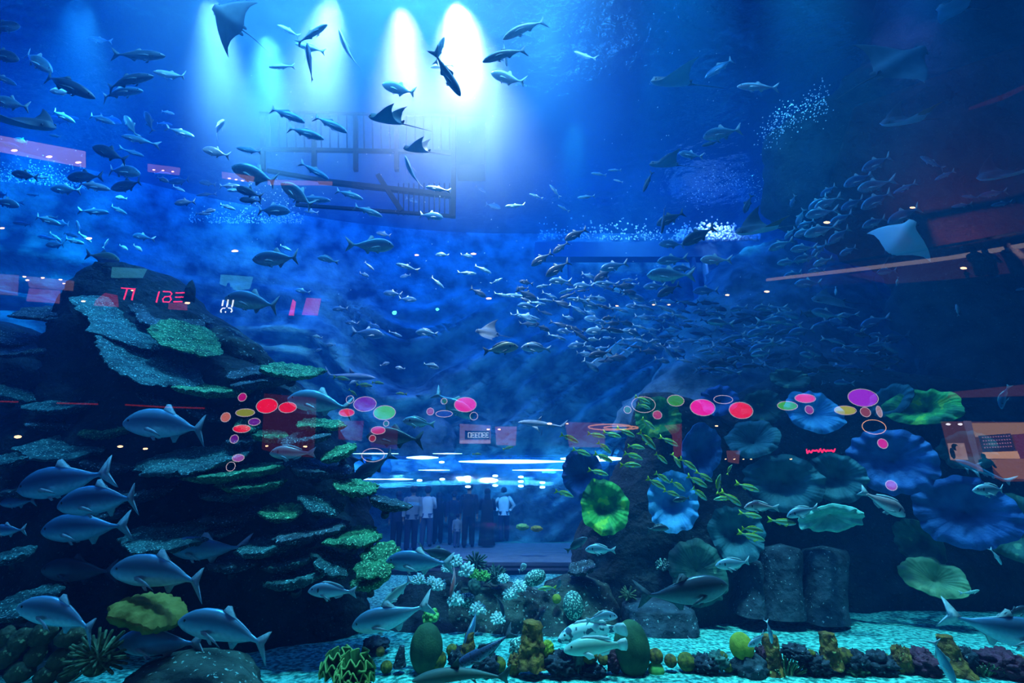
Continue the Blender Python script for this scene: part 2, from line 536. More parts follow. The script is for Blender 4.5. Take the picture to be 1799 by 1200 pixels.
# top and bottom outline, half width (fractions of the length); x runs from the peduncle (-.34) to the snout (.5)
SHAPES = {
    'trevally': dict(
        top=((-.36, .018), (-.28, .030), (-.15, .090), (0, .146), (.13, .172), (.26, .164), (.36, .130), (.44, .078), (.485, .028), (.5, .0)),
        bot=((-.36, -.018), (-.28, -.028), (-.15, -.080), (0, -.126), (.13, -.144), (.26, -.138), (.36, -.114), (.44, -.080), (.485, -.042), (.5, -.014)),
        wid=((-.36, .012), (-.28, .018), (-.1, .045), (.1, .068), (.28, .066), (.42, .042), (.49, .016), (.5, .002)),
        tail=((-.335, .022), (-.40, .085), (-.47, .150), (-.505, .170), (-.475, .095), (-.425, .022), (-.41, .0), (-.425, -.022), (-.475, -.095), (-.505, -.165), (-.47, -.145), (-.40, -.082), (-.335, -.022)),
        dorsal=((.09, .15), (.04, .222), (-.005, .227), (.0, .182), (-.06, .128), (-.18, .078), (-.27, .036), (-.27, .02), (-.1, .08), (.05, .12)),
        anal=((-.01, -.11), (-.05, -.182), (-.085, -.178), (-.075, -.128), (-.17, -.072), (-.27, -.034), (-.27, -.02), (-.1, -.08)),
        pect=((.235, -.025), (.18, -.012), (.08, -.040), (-.02, -.088), (.06, -.075), (.16, -.062), (.225, -.052)),
        pelv=((.20, -.115), (.15, -.165), (.12, -.160), (.14, -.118)),
        eye=(.415, .035, .016)),
    'bream': dict(
        top=((-.36, .028), (-.28, .040), (-.15, .095), (0, .150), (.13, .178), (.25, .168), (.35, .132), (.43, .078), (.48, .02), (.5, -.015)),
        bot=((-.36, -.028), (-.28, -.036), (-.15, -.080), (0, -.118), (.13, -.136), (.25, -.132), (.35, -.112), (.43, -.082), (.48, -.05), (.5, -.03)),
        wid=((-.36, .012), (-.28, .018), (-.1, .048), (.1, .072), (.28, .068), (.42, .045), (.49, .02), (.5, .003)),
        tail=((-.335, .03), (-.42, .085), (-.50, .135), (-.47, .05), (-.45, .0), (-.47, -.05), (-.50, -.13), (-.42, -.08), (-.335, -.03)),
        dorsal=((.25, .165), (.18, .205), (.05, .205), (-.1, .165), (-.22, .105), (-.24, .06), (-.1, .11), (.1, .165)),
        anal=((-.03, -.11), (-.07, -.150), (-.17, -.115), (-.22, -.075), (-.22, -.05), (-.1, -.09)),
        pect=((.23, -.04), (.16, -.03), (.04, -.075), (-.02, -.105), (.08, -.095), (.2, -.068)),
        pelv=((.16, -.13), (.10, -.19), (.06, -.18), (.09, -.13)),
        eye=(.40, .045, .020)),
    'snapper': dict(
        top=((-.36, .03), (-.28, .038), (-.15, .075), (0, .110), (.13, .128), (.25, .120), (.36, .088), (.44, .045), (.485, .012), (.5, -.01)),
        bot=((-.36, -.03), (-.28, -.034), (-.15, -.065), (0, -.092), (.13, -.104), (.25, -.100), (.36, -.080), (.44, -.056), (.485, -.034), (.5, -.02)),
        wid=((-.36, .014), (-.28, .02), (-.1, .045), (.1, .062), (.28, .060), (.42, .040), (.49, .016), (.5, .003)),
        tail=((-.335, .03), (-.42, .08), (-.51, .135), (-.475, .05), (-.45, .0), (-.475, -.05), (-.51, -.13), (-.42, -.08), (-.335, -.03)),
        dorsal=((.22, .12), (.15, .155), (.0, .150), (-.15, .115), (-.24, .075), (-.24, .045), (-.1, .085), (.1, .12)),
        anal=((-.05, -.085), (-.09, -.125), (-.18, -.09), (-.22, -.06), (-.22, -.045)),
        pect=((.22, -.03), (.15, -.02), (.05, -.055), (.0, -.08), (.1, -.07), (.2, -.05)),
        pelv=((.17, -.10), (.10, -.15), (.07, -.14), (.1, -.1)),
        eye=(.41, .025, .018)),
    'slim': dict(
        top=((-.36, .014), (-.28, .024), (-.15, .058), (0, .086), (.13, .098), (.26, .094), (.36, .076), (.44, .048), (.485, .02), (.5, .004)),
        bot=((-.36, -.014), (-.28, -.022), (-.15, -.052), (0, -.080), (.13, -.090), (.26, -.084), (.36, -.068), (.44, -.046), (.485, -.024), (.5, -.01)),
        wid=((-.36, .012), (-.28, .018), (-.1, .042), (.1, .060), (.28, .060), (.42, .040), (.49, .016), (.5, .002)),
        tail=((-.335, .016), (-.40, .06), (-.47, .115), (-.505, .130), (-.47, .07), (-.43, .018), (-.42, .0), (-.43, -.018), (-.47, -.07), (-.505, -.125), (-.47, -.11), (-.40, -.058), (-.335, -.016)),
        dorsal=((.08, .088), (.03, .130), (-.01, .128), (.0, .1), (-.1, .08), (-.26, .032), (-.26, .015), (-.1, .06)),
        anal=((-.02, -.075), (-.06, -.115), (-.09, -.11), (-.08, -.08), (-.2, -.05), (-.26, -.028), (-.26, -.015)),
        pect=((.235, -.02), (.18, -.01), (.10, -.03), (.03, -.065), (.1, -.055), (.22, -.04)),
        pelv=((.20, -.08), (.15, -.12), (.12, -.115), (.14, -.085)),
        eye=(.42, .02, .014)),
    'grouper': dict(
        top=((-.36, .05), (-.28, .06), (-.15, .095), (0, .135), (.13, .150), (.25, .140), (.36, .100), (.44, .050), (.485, .005), (.5, -.02)),
        bot=((-.36, -.05), (-.28, -.055), (-.15, -.085), (0, -.115), (.13, -.125), (.25, -.125), (.36, -.110), (.44, -.085), (.485, -.06), (.5, -.045)),
        wid=((-.36, .02), (-.28, .03), (-.1, .06), (.1, .088), (.28, .088), (.42, .06), (.49, .03), (.5, .006)),
        tail=((-.335, .05), (-.40, .09), (-.48, .105), (-.505, .06), (-.51, .0), (-.505, -.06), (-.48, -.10), (-.40, -.085), (-.335, -.05)),
        dorsal=((.24, .135), (.16, .18), (.02, .175), (-.1, .165), (-.22, .135), (-.26, .085), (-.1, .1), (.1, .14)),
        anal=((-.05, -.1), (-.10, -.155), (-.2, -.135), (-.23, -.08), (-.1, -.08)),
        pect=((.21, -.04), (.13, -.01), (.05, -.04), (.04, -.09), (.1, -.105), (.19, -.08)),
        pelv=((.18, -.115), (.12, -.17), (.08, -.16), (.1, -.115)),
        eye=(.38, .055, .016)),
    'shark': dict(
        top=((-.40, .012), (-.28, .022), (-.15, .042), (0, .062), (.13, .074), (.26, .072), (.36, .060), (.44, .036), (.485, .014), (.5, .004)),
        bot=((-.40, -.010), (-.28, -.018), (-.15, -.034), (0, -.052), (.13, -.062), (.26, -.058), (.36, -.044), (.44, -.026), (.485, -.008), (.5, .0)),
        wid=((-.40, .01), (-.28, .018), (-.1, .042), (.1, .060), (.28, .062), (.42, .045), (.49, .018), (.5, .003)),
        tail=((-.36, .014), (-.41, .05), (-.47, .12), (-.51, .16), (-.49, .09), (-.455, .02), (-.45, -.01), (-.465, -.06), (-.45, -.065), (-.41, -.03), (-.36, -.012)),
        dorsal=((.12, .065), (.06, .125), (.02, .165), (.01, .15), (.02, .06)),
        anal=((-.2, -.025), (-.23, -.055), (-.25, -.05), (-.26, -.018)),
        pect=((.22, -.045), (.14, -.09), (.05, -.15), (.04, -.14), (.1, -.05)),
        pelv=((-.08, -.04), (-.12, -.07), (-.14, -.065), (-.13, -.035)),
        eye=(.43, .012, .007)),
}


def bend_y(x, b):
    return b * (0.9 * max(0.0, 0.15 - x) ** 2 + 0.25 * max(0.0, x - 0.2) ** 2)


def fish_meshes(kind, bend, body_m, fin_m, tail_m=None, fine=True):
    """meshes of one fish of length 1, head towards +x, back towards +z"""
    sh = SHAPES[kind]
    tail_m = tail_m or fin_m
    ns, nc = (26, 16) if fine else (12, 8)
    x0 = sh['top'][0][0]
    body = MB()
    rows = []
    for i in range(ns):
        t = i / (ns - 1)
        x = x0 + (0.5 - x0) * (1 - (1 - t) ** 1.35)
        a, c, w = lerp_table(sh['top'], x), lerp_table(sh['bot'], x), lerp_table(sh['wid'], x)
        row = []
        for j in range(nc):
            ph = 2 * PI * j / nc
            s, k = math.sin(ph), math.cos(ph)
            zc, h = (a + c) / 2, (a - c) / 2
            ky = math.copysign(abs(k) ** 0.9, k)
            y = w * ky * (1 - 0.22 * abs(s) ** 3)
            row.append(Vector((x, y + bend_y(x, bend), zc + h * s)))
        rows.append(row)
    body.grid(rows, close_u=True)
    body.add(list(reversed(rows[0])), [tuple(range(nc))])

    def blade(out, y0=0.0, flare=0.0, th=0.006, piv=None):
        mb = MB()
        n = len(out)
        cx, cz = sum(p[0] for p in out) / n, sum(p[1] for p in out) / n
        f, bk = [], []
        for (x, z) in out:
            off = y0
            if piv is not None:
                off += flare * max(0.0, piv - x)
            y = off + bend_y(x, bend)
            f.append(Vector((x, y + th * 0.25, z)))
            bk.append(Vector((x, y - th * 0.25, z)))
        offc = y0 + (flare * max(0.0, piv - cx) if piv is not None else 0.0)
        fc = Vector((cx, offc + bend_y(cx, bend) + th, cz))
        bc = Vector((cx, offc + bend_y(cx, bend) - th, cz))
        vs = f + bk + [fc, bc]
        fs = []
        for i in range(n):
            j = (i + 1) % n
            fs += [(i, j, 2 * n), (n + j, n + i, 2 * n + 1), (i, n + i, n + j, j)]
        mb.add(vs, fs)
        return mb
    parts = []
    parts.append(('dorsal_fin', blade(sh['dorsal']), fin_m))
    parts.append(('anal_fin', blade(sh['anal']), fin_m))
    parts.append(('tail_fin', blade(sh['tail'], th=0.01), tail_m))
    px = sh['pect'][0][0]
    wp = lerp_table(sh['wid'], px)
    for s in (1, -1):
        parts.append(('pectoral_fin', blade(sh['pect'], y0=s * wp * 0.93, flare=s * 0.30, piv=px), fin_m))
    wq = lerp_table(sh['wid'], sh['pelv'][0][0]) * 0.35
    for s in (1, -1):
        parts.append(('pelvic_fin', blade(sh['pelv'], y0=s * wq, flare=s * 0.2, piv=sh['pelv'][0][0]), fin_m))
    ex, ez, er = sh['eye']
    we = lerp_table(sh['wid'], ex)
    for s in (1, -1):
        mb = MB()
        mb.ball((ex, s * we * 0.80 + bend_y(ex, bend), ez), (er, er * 0.55, er), 10, 6)
        parts.append(('eye', mb, EYE_M))
    if kind == 'bream' and fine:
        for s in (1, -1):
            mb = MB()
            gx = 0.27
            mb.ball((gx, s * lerp_table(sh['wid'], gx) * 0.90 + bend_y(gx, bend), .04), (.022, .010, .05), 10, 6)
            parts.append(('gill_patch', mb, GILL_M))
    if fine:
        return [('body', body.mesh(kind + '_body', body_m))] + [(n, mb.mesh(kind + '_' + n, mm)) for n, mb, mm in parts]
    mats = [body_m]
    for n, mb, mm in parts:
        if n in ('eye', 'gill_patch', 'pelvic_fin'):
            continue
        if mm not in mats:
            mats.append(mm)
        body.add(mb.v, mb.f, mats.index(mm))
    return body.mesh(kind, mats)


SKINS = {
    'silver': (SILVER, FIN, None), 'dark': (DARKF, FIN_D, None), 'pale': (PALEF, FIN_P, None), 'steel': (STEEL, FIN, None),
    'bream': (BREAM, FIN, None), 'rosy': (ROSY, FIN, None), 'snap': (SNAP, YELLOW, YELLOW), 'group': (GROUP, FIN_P, None),
    'mint': (MINT, FIN_P, None), 'spotted': (SPOTTED, FIN_D, None), 'olive': (OLIVE, FIN_D, None), 'shark': (SHARKM, SHARKM, None), 'pink': (PINKF, FIN, None), 'nurse': (NURSE, NURSE, None),
}
_cache = {}


def heading_matrix(ang, yaw, roll):
    """ang: heading on the picture plane (0 right, 90 up); yaw: turned towards the viewer; roll: about the long axis"""
    a, y = math.radians(ang), math.radians(yaw)
    h = (math.cos(a) * math.cos(y)) * RT + (math.sin(a) * math.cos(y)) * UP - math.sin(y) * FW
    h.normalize()
    u = UP if abs(h.dot(UP)) < 0.985 else (-FW if ang > 0 else FW)
    z = (u - h * u.dot(h)).normalized()
    q = Matrix.Rotation(math.radians(roll), 3, h)
    z = q @ z
    s = z.cross(h)
    m = Matrix((h, s, z)).transposed()
    return m.to_4x4()


def put(o, p, ang, size, yaw=0, roll=0):
    m = heading_matrix(ang, yaw, roll)
    o.matrix_world = Matrix.Translation(p) @ m @ Matrix.Scale(size, 4)
    return o


NOUN = {'trevally': 'trevally', 'bream': 'sea_bream', 'snapper': 'snapper', 'slim': 'jack_fish', 'grouper': 'grouper', 'shark': 'shark'}


def fish(kind, skin, px, py, length, ang, Y, yaw=0, bend=0.0, roll=0, label=None, group=None, cat='fish', name=None, parts=None):
    size = metres(length, py, Y) / max(0.35, math.cos(math.radians(yaw)))
    p = at(px, py, Y)
    if p.z > Z_TOP - 0.5:
        k = (Z_TOP - 0.5 - EYE.z) / (p.z - EYE.z)
        p = EYE + (p - EYE) * k
        size *= k
    fine = parts if parts is not None else length >= 44
    bend = round(bend * 2) / 2
    key = (kind, skin, bend, fine)
    if key not in _cache:
        b, f, t = SKINS[skin]
        _cache[key] = fish_meshes(kind, bend, b, f, t, fine)
    nm = name or NOUN[kind]
    if fine:
        root = None
        for n, me in _cache[key]:
            if root is None:
                root = empty(nm)
            o = bpy.data.objects.new(n, me)
            COL.objects.link(o)
            o.parent = root
    else:
        root = bpy.data.objects.new(nm, _cache[key])
        COL.objects.link(root)
    put(root, p, ang, size, yaw, roll)
    return tag(root, label, cat, group)


# rays -------------------------------------------------------------
RAY_TOP = surf('ray_back', (0.03, 0.05, 0.08), (0.06, 0.09, 0.13), scale=5, rough=0.6)
RAY_BELLY = surf('ray_belly', (0.60, 0.76, 0.80), (0.72, 0.84, 0.86), scale=4, rough=0.6)
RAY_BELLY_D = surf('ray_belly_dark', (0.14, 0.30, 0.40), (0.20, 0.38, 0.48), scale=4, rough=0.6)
RAY_TIP = surf('ray_wing_tip', (0.30, 0.16, 0.08), (0.36, 0.20, 0.11), scale=6, rough=0.6)


def ray_mesh(flap_l, flap_r, belly, tip):
    """an eagle ray of wing span 1, head towards +x, back towards +z"""
    nu, nk = 41, 14
    top, bot = [], []
    for i in range(nu):
        u = -1 + 2 * i / (nu - 1)
        a = abs(u)
        xf = lerp_table(((0, .335), (.10, .325), (.16, .24), (.25, .20), (.5, .10), (.75, -.03), (.9, -.13), (1.0, -.215)), a)
        xb = lerp_table(((0, -.28), (.12, -.285), (.25, -.235), (.5, -.175), (.75, -.165), (.92, -.20), (1.0, -.225)), a)
        flap = math.radians(flap_l if u > 0 else flap_r)
        r1, r2 = [], []
        # the wing bends upward along its span
        y, z = 0.0, 0.0
        steps = 10
        for k in range(steps):
            t = a * (k + 0.5) / steps
            an = flap * smooth01(t * 1.5)
            y += 0.5 * a / steps * math.cos(an)
            z += 0.5 * a / steps * math.sin(an)
        th = 0.055 * math.exp(-(a / 0.22) ** 2) + 0.022 * (1 - a) + 0.003
        for k in range(nk):
            t = k / (nk - 1)
            x = xf + (xb - xf) * t
            prof = math.sqrt(max(0.0, math.sin(PI * min(1.0, t ** 0.75)))) if 0 < t < 1 else 0.0
            sx = 0.05 * smooth01((x - 0.2) / 0.1) * (1 - smooth01(a / 0.2))
            nrm = Vector((0, -math.copysign(1, u) * math.sin(flap * smooth01(a * 1.5)), math.cos(flap * smooth01(a * 1.5))))
            c = Vector((x, math.copysign(y, u), z))
            r1.append(c + nrm * (th * prof + sx * prof * 0.6))
            r2.append(c - nrm * (th * prof * 0.7))
        top.append(r1)
        bot.append(r2)
    b = MB()
    b.grid(top, mi=0)
    b.grid(bot, mi=1, flip=True)
    me = b.mesh('ray_body', [RAY_TOP, belly, tip])
    if tip is not belly:
        for p in me.polygons:
            if p.material_index == 1:
                c = p.center
                if math.hypot(c.y, c.z) > 0.30:
                    p.material_index = 2
    t = MB()
    t.tube([(-.27 - .55 * k / 8, 0.012 * math.sin(k * .5), -.01 * k / 8 - 0.012 * (k / 8) ** 2) for k in range(9)], [.010 - .008 * k / 8 for k in range(9)], 8)
    d = MB()
    out = ((-.24, .02), (-.285, .065), (-.315, .065), (-.30, .01))
    vs = [Vector((x, s * .006, z)) for s in (1, -1) for x, z in out]
    d.add(vs, [(0, 1, 2, 3), (7, 6, 5, 4), (0, 4, 5, 1), (1, 5, 6, 2), (2, 6, 7, 3), (3, 7, 4, 0)])
    pv = []
    for s in (1, -1):
        q = MB()
        q.ball((-.285, s * .055, 0), (.055, .026, .008), 10, 6)
        pv.append(q.mesh('ray_pelvic', RAY_TOP))
    eyes = []
    for s in (1, -1):
        q = MB()
        q.ball((.275, s * .083, .028), .014, 10, 6)
        eyes.append(q.mesh('ray_eye', EYE_M))
    return [('body', me), ('tail', t.mesh('ray_tail', RAY_TOP)), ('dorsal_fin', d.mesh('ray_dorsal', RAY_TOP)), ('pelvic_fin', pv[0]), ('pelvic_fin', pv[1]), ('eye', eyes[0]), ('eye', eyes[1])]


def ray(px, py, span, ang, Y, label, yaw=0, roll=0, flap_l=40, flap_r=40, belly='pale', tip=False):
    key = ('ray', flap_l, flap_r, belly, tip)
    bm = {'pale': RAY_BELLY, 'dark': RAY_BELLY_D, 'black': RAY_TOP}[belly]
    if key not in _cache:
        _cache[key] = ray_mesh(flap_l, flap_r, bm, RAY_TIP if tip else bm)
    p = at(px, py, Y)
    size = 1.18 * metres(span, py, Y)
    if p.z > Z_TOP - 0.6:
        k = (Z_TOP - 0.6 - EYE.z) / (p.z - EYE.z)
        p, size = EYE + (p - EYE) * k, size * k
    root = empty('eagle_ray', label=label, cat='ray', group='eagle rays gliding through the tank')
    for n, me in _cache[key]:
        o = bpy.data.objects.new(n, me)
        COL.objects.link(o)
        o.parent = root
    put(root, p, ang, size, yaw, roll)
    return root
# ------------------------------------------------------------------ rocks
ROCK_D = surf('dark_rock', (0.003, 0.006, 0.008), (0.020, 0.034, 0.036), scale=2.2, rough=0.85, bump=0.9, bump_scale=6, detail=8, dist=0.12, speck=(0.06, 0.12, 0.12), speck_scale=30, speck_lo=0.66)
ROCK_M = surf('mossy_rock', (0.012, 0.022, 0.018), (0.07, 0.10, 0.075), scale=3.0, rough=0.85, bump=0.9, bump_scale=9, detail=8, dist=0.08, speck=(0.3, 0.5, 0.42), speck_scale=22, speck_lo=0.64)
ROCK_B = surf('blue_grey_rock', (0.006, 0.012, 0.018), (0.045, 0.07, 0.09), scale=5, rough=0.8, bump=0.8, bump_scale=12, dist=0.05, speck=(0.3, 0.42, 0.46), speck_scale=26, speck_lo=0.66)
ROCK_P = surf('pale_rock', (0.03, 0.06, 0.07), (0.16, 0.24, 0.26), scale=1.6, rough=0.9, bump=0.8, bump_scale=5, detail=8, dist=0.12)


def rock(name, rings, mat, label, cat='rock', group=None, nz=34, na=56, amp=0.16, freq=1.0, power=2.6, seed=0.0, parent=None, strata=0.0):
    """a solid rock lofted through outline rings (py, px left, px right, distance, half thickness)"""
    rings = sorted(rings)
    rows = []
    for i in range(nz):
        t = i / (nz - 1)
        py = rings[0][0] + (rings[-1][0] - rings[0][0]) * t
        g = lambda k: lerp_table([(r[0], r[k]) for r in rings], py)
        l, r_, Y, th = g(1), g(2), g(3), g(4)
        a, b = at(l, py, Y), at(r_, py, Y)
        c = (a + b) / 2
        hx = (b - a).length / 2
        row = []
        for j in range(na):
            ph = 2 * PI * j / na
            cs, sn = math.cos(ph), math.sin(ph)
            q = (abs(cs) ** power + abs(sn) ** power) ** (-1.0 / power)
            p = c + Vector((cs * hx * q, sn * th * q, 0))
            d = Vector((cs, sn, 0))
            n = fbm(p * freq + Vector((seed, seed * 2.1, 0)), 5)
            n += 0.9 * abs(noise.noise(p * freq * 0.8 + Vector((9 + seed, 0, 0)))) + 0.5 * abs(noise.noise(p * freq * 2.3 + Vector((seed, 4, 0)))) - 0.35 + 0.45 * abs(noise.noise(p * 4.5 + Vector((seed, 0, 2)))) + 0.2 * noise.noise(p * 11)
            if strata:
                n += strata * abs(noise.noise(Vector((p.x * .2, seed, p.z * 2.2))))
            k = min(1.0, hx * 2.5)
            row.append(p + d * (n * amp * k) + Vector((0, 0, 0.3 * amp * noise.noise(p * 1.7))))
        rows.append(row)
    b = MB()
    b.grid(rows, close_u=True)
    top, bot = rows[0], rows[-1]
    ct = sum(top, Vector()) / na + Vector((0, 0, 0.06))
    n0 = len(b.v)
    b.v.append(tuple(ct))
    for j in range(na):
        b.f.append((n0, (j + 1) % na, j))
        b.m.append(0)
    o = b.build(name, mat, parent)
    return tag(o, label, cat, group)


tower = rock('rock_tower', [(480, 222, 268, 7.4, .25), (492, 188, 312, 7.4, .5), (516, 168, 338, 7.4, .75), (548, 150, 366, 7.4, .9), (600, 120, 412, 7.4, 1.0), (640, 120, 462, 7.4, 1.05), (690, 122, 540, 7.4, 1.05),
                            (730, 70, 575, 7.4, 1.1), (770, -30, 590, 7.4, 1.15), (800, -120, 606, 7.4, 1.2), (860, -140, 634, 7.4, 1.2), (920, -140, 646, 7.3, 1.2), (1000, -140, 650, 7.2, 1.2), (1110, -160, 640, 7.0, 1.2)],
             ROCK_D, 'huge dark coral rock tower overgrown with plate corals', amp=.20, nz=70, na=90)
rock('rock_spike', [(497, 333, 340, 7.0, .04), (506, 328, 342, 7.0, .07), (522, 324, 340, 7.0, .1), (538, 318, 338, 7.05, .12)], ROCK_D, 'small dark finger of rock standing up on the tower summit', amp=.03, nz=14, na=20)
rock('rock', [(578, -60, 60, 7.9, .5), (600, -120, 112, 7.9, .8), (640, -140, 96, 7.9, .9), (700, -140, 66, 7.9, .9), (780, -160, 60, 7.8, 1.0)], ROCK_D, 'dark rock shoulder at the left edge beside the tall rock tower', amp=.18, seed=3)
rock('rock', [(585, 395, 420, 7.2, .3), (610, 380, 450, 7.2, .45), (650, 380, 500, 7.2, .5), (700, 390, 545, 7.1, .6), (735, 400, 560, 7.1, .6)], ROCK_M, 'mossy rock hump halfway down the sloping side of the tower', amp=.18, seed=5)
rock('rock_tower', [(694, 1118, 1180, 8.2, .3), (720, 1104, 1236, 8.2, .5), (760, 1100, 1290, 8.2, .65), (800, 1092, 1330, 8.2, .75), (850, 1074, 1370, 8.2, .85), (900, 1044, 1350, 8.1, .9), (950, 1016, 1315, 8.1, .95),
                     (1000, 1000, 1300, 8.1, .95), (1060, 992, 1292, 8.0, .95), (1100, 990, 1286, 8.0, .95)], ROCK_D, 'dark tapering rock tower carrying the cup sponges', amp=.16, seed=11, nz=60, na=80)
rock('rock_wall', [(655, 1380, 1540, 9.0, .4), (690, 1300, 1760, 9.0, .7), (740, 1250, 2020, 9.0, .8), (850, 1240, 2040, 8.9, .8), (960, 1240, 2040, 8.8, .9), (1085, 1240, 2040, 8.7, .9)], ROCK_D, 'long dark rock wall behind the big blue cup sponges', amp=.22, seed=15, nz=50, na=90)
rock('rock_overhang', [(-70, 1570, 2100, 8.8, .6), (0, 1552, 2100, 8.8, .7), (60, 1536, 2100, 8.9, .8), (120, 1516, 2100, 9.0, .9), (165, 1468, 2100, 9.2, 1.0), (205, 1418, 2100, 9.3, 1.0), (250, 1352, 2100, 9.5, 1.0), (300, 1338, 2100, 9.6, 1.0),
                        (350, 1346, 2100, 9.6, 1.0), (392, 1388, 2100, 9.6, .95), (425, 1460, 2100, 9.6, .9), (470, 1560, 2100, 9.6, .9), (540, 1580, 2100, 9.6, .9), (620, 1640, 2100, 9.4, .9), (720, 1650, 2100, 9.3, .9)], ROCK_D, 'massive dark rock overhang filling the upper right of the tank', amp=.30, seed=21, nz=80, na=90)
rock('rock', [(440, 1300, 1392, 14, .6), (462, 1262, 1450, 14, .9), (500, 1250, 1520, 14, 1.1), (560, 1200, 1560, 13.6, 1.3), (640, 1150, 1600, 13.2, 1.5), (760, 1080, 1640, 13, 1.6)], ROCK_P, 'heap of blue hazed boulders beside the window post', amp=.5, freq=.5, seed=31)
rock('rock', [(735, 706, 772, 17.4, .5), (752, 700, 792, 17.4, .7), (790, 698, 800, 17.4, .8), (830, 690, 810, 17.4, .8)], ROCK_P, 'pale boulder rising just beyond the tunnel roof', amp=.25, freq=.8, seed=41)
for i, (l, r_, py0, py1, lb) in enumerate(((1296, 1334, 985, 1078, 'slender dark rock stump, first of three standing on the gravel'), (1340, 1402, 962, 1082, 'blue-grey rock stump between its two neighbours on the gravel'), (1412, 1480, 966, 1090, 'broad rock stump with pale top face nearest the gravel'))):
    rock('rock_stump', [(py0, l + 4, r_ - 4, 7.2, .22), (py0 + 12, l, r_, 7.2, .26), ((py0 + py1) / 2, l + 2, r_ - 2, 7.15, .27), (py1, l - 4, r_ + 4, 7.1, .3)], ROCK_B, lb, group='rock stumps', amp=.06, nz=26, na=32, seed=50 + i)
rock('rock', [(1058, 1106, 1190, 6.95, .3), (1066, 1098, 1212, 6.9, .36), (1100, 1100, 1216, 6.85, .38), (1118, 1102, 1212, 6.8, .38)], ROCK_B, 'low dark rock block on the gravel under the big dark trevally', amp=.06, seed=61, power=5)
rock('rock', [(1012, 985, 1040, 7.4, .25), (1024, 960, 1070, 7.35, .4), (1060, 945, 1082, 7.3, .45), (1104, 925, 1085, 7.2, .5)], ROCK_M, 'broad mossy boulder of the low reef under the dotted dome coral', amp=.14, seed=65)
rock('rock', [(1028, 800, 900, 7.4, .3), (1050, 770, 950, 7.35, .45), (1080, 745, 960, 7.3, .5), (1108, 735, 965, 7.2, .5)], ROCK_M, 'low reef boulder covered in white branching corals', amp=.16, seed=67)
rock('rock', [(1008, 740, 830, 7.5, .3), (1030, 705, 850, 7.5, .45), (1075, 670, 840, 7.4, .5), (1115, 660, 830, 7.2, .5)], ROCK_D, 'dark reef boulder between the rock tower and the low reef', amp=.16, seed=69)
rock('rock', [(1154, 300, 372, 4.9, .2), (1164, 262, 408, 4.9, .35), (1185, 236, 430, 4.85, .45), (1240, 215, 455, 4.75, .5)], ROCK_M, 'mossy mottled boulder at the bottom edge below the bright trevally', amp=.09, freq=2.2, seed=71)
rock('rock', [(1075, 0, 60, 6.2, .4), (1100, -60, 170, 6.1, .5), (1150, -80, 220, 5.9, .6), (1240, -100, 260, 5.5, .7)], ROCK_D, 'dark rock base under the lobed corals in the lower left corner', amp=.14, seed=73)

# planks leaning on the slanted rock layers
plank_mat = surf('weathered_plank', (0.20, 0.30, 0.34), (0.34, 0.44, 0.46), scale=8, rough=0.9)
for i, (x0, y0, x1, y1, w, lb) in enumerate(((1044, 641, 1094, 601, 12, 'longer pale plank leaning on the slanted rock layers'), (1092, 627, 1124, 602, 10, 'shorter pale plank leaning beside the longer one'))):
    a, c = at(x0, y0, 13.2), at(x1, y1, 13.9)
    d = (c - a)
    q = d.to_track_quat('X', 'Z').to_matrix()
    b = MB()
    b.box((a + c) / 2, (d.length, .12, metres(w, y0, 13.3)), q)
    tag(b.build('plank', plank_mat, smooth=False), lb, 'plank', 'leaning planks')
# ------------------------------------------------------------------ plate corals on the left tower
PLATE = {
    'teal': surf('teal_plate_coral', (0.012, 0.045, 0.045), (0.05, 0.16, 0.14), scale=7, rough=0.8, bump=1.0, bump_scale=34, dist=0.04, speck=(0.30, 0.62, 0.55), speck_scale=46, speck_lo=0.60),
    'green': surf('green_plate_coral', (0.015, 0.08, 0.03), (0.07, 0.30, 0.11), scale=7, rough=0.8, bump=1.0, bump_scale=34, dist=0.04, speck=(0.36, 0.80, 0.36), speck_scale=46, speck_lo=0.58),
    'grey': surf('grey_plate_coral', (0.018, 0.03, 0.034), (0.07, 0.11, 0.12), scale=7, rough=0.8, bump=1.0, bump_scale=34, dist=0.04, speck=(0.5, 0.68, 0.7), speck_scale=46, speck_lo=0.62),
    'yellow': surf('yellow_plate_coral', (0.22, 0.16, 0.02), (0.38, 0.28, 0.05), scale=9, rough=0.8, bump=0.8, bump_scale=14, dist=0.03),
}
STALK = surf('coral_stalk', (0.02, 0.03, 0.03), (0.06, 0.08, 0.07), scale=8, rough=0.9, bump=0.5)


def view_frame_at(p, tilt):
    r = (p - EYE).normalized()
    t = math.radians(tilt)
    m = math.cos(t) * RT + math.sin(t) * UP
    e1 = (m - r * m.dot(r)).normalized()
    e2 = r.cross(e1)
    if e2.dot(UP) < 0:
        e2 = -e2
    return r, e1, e2


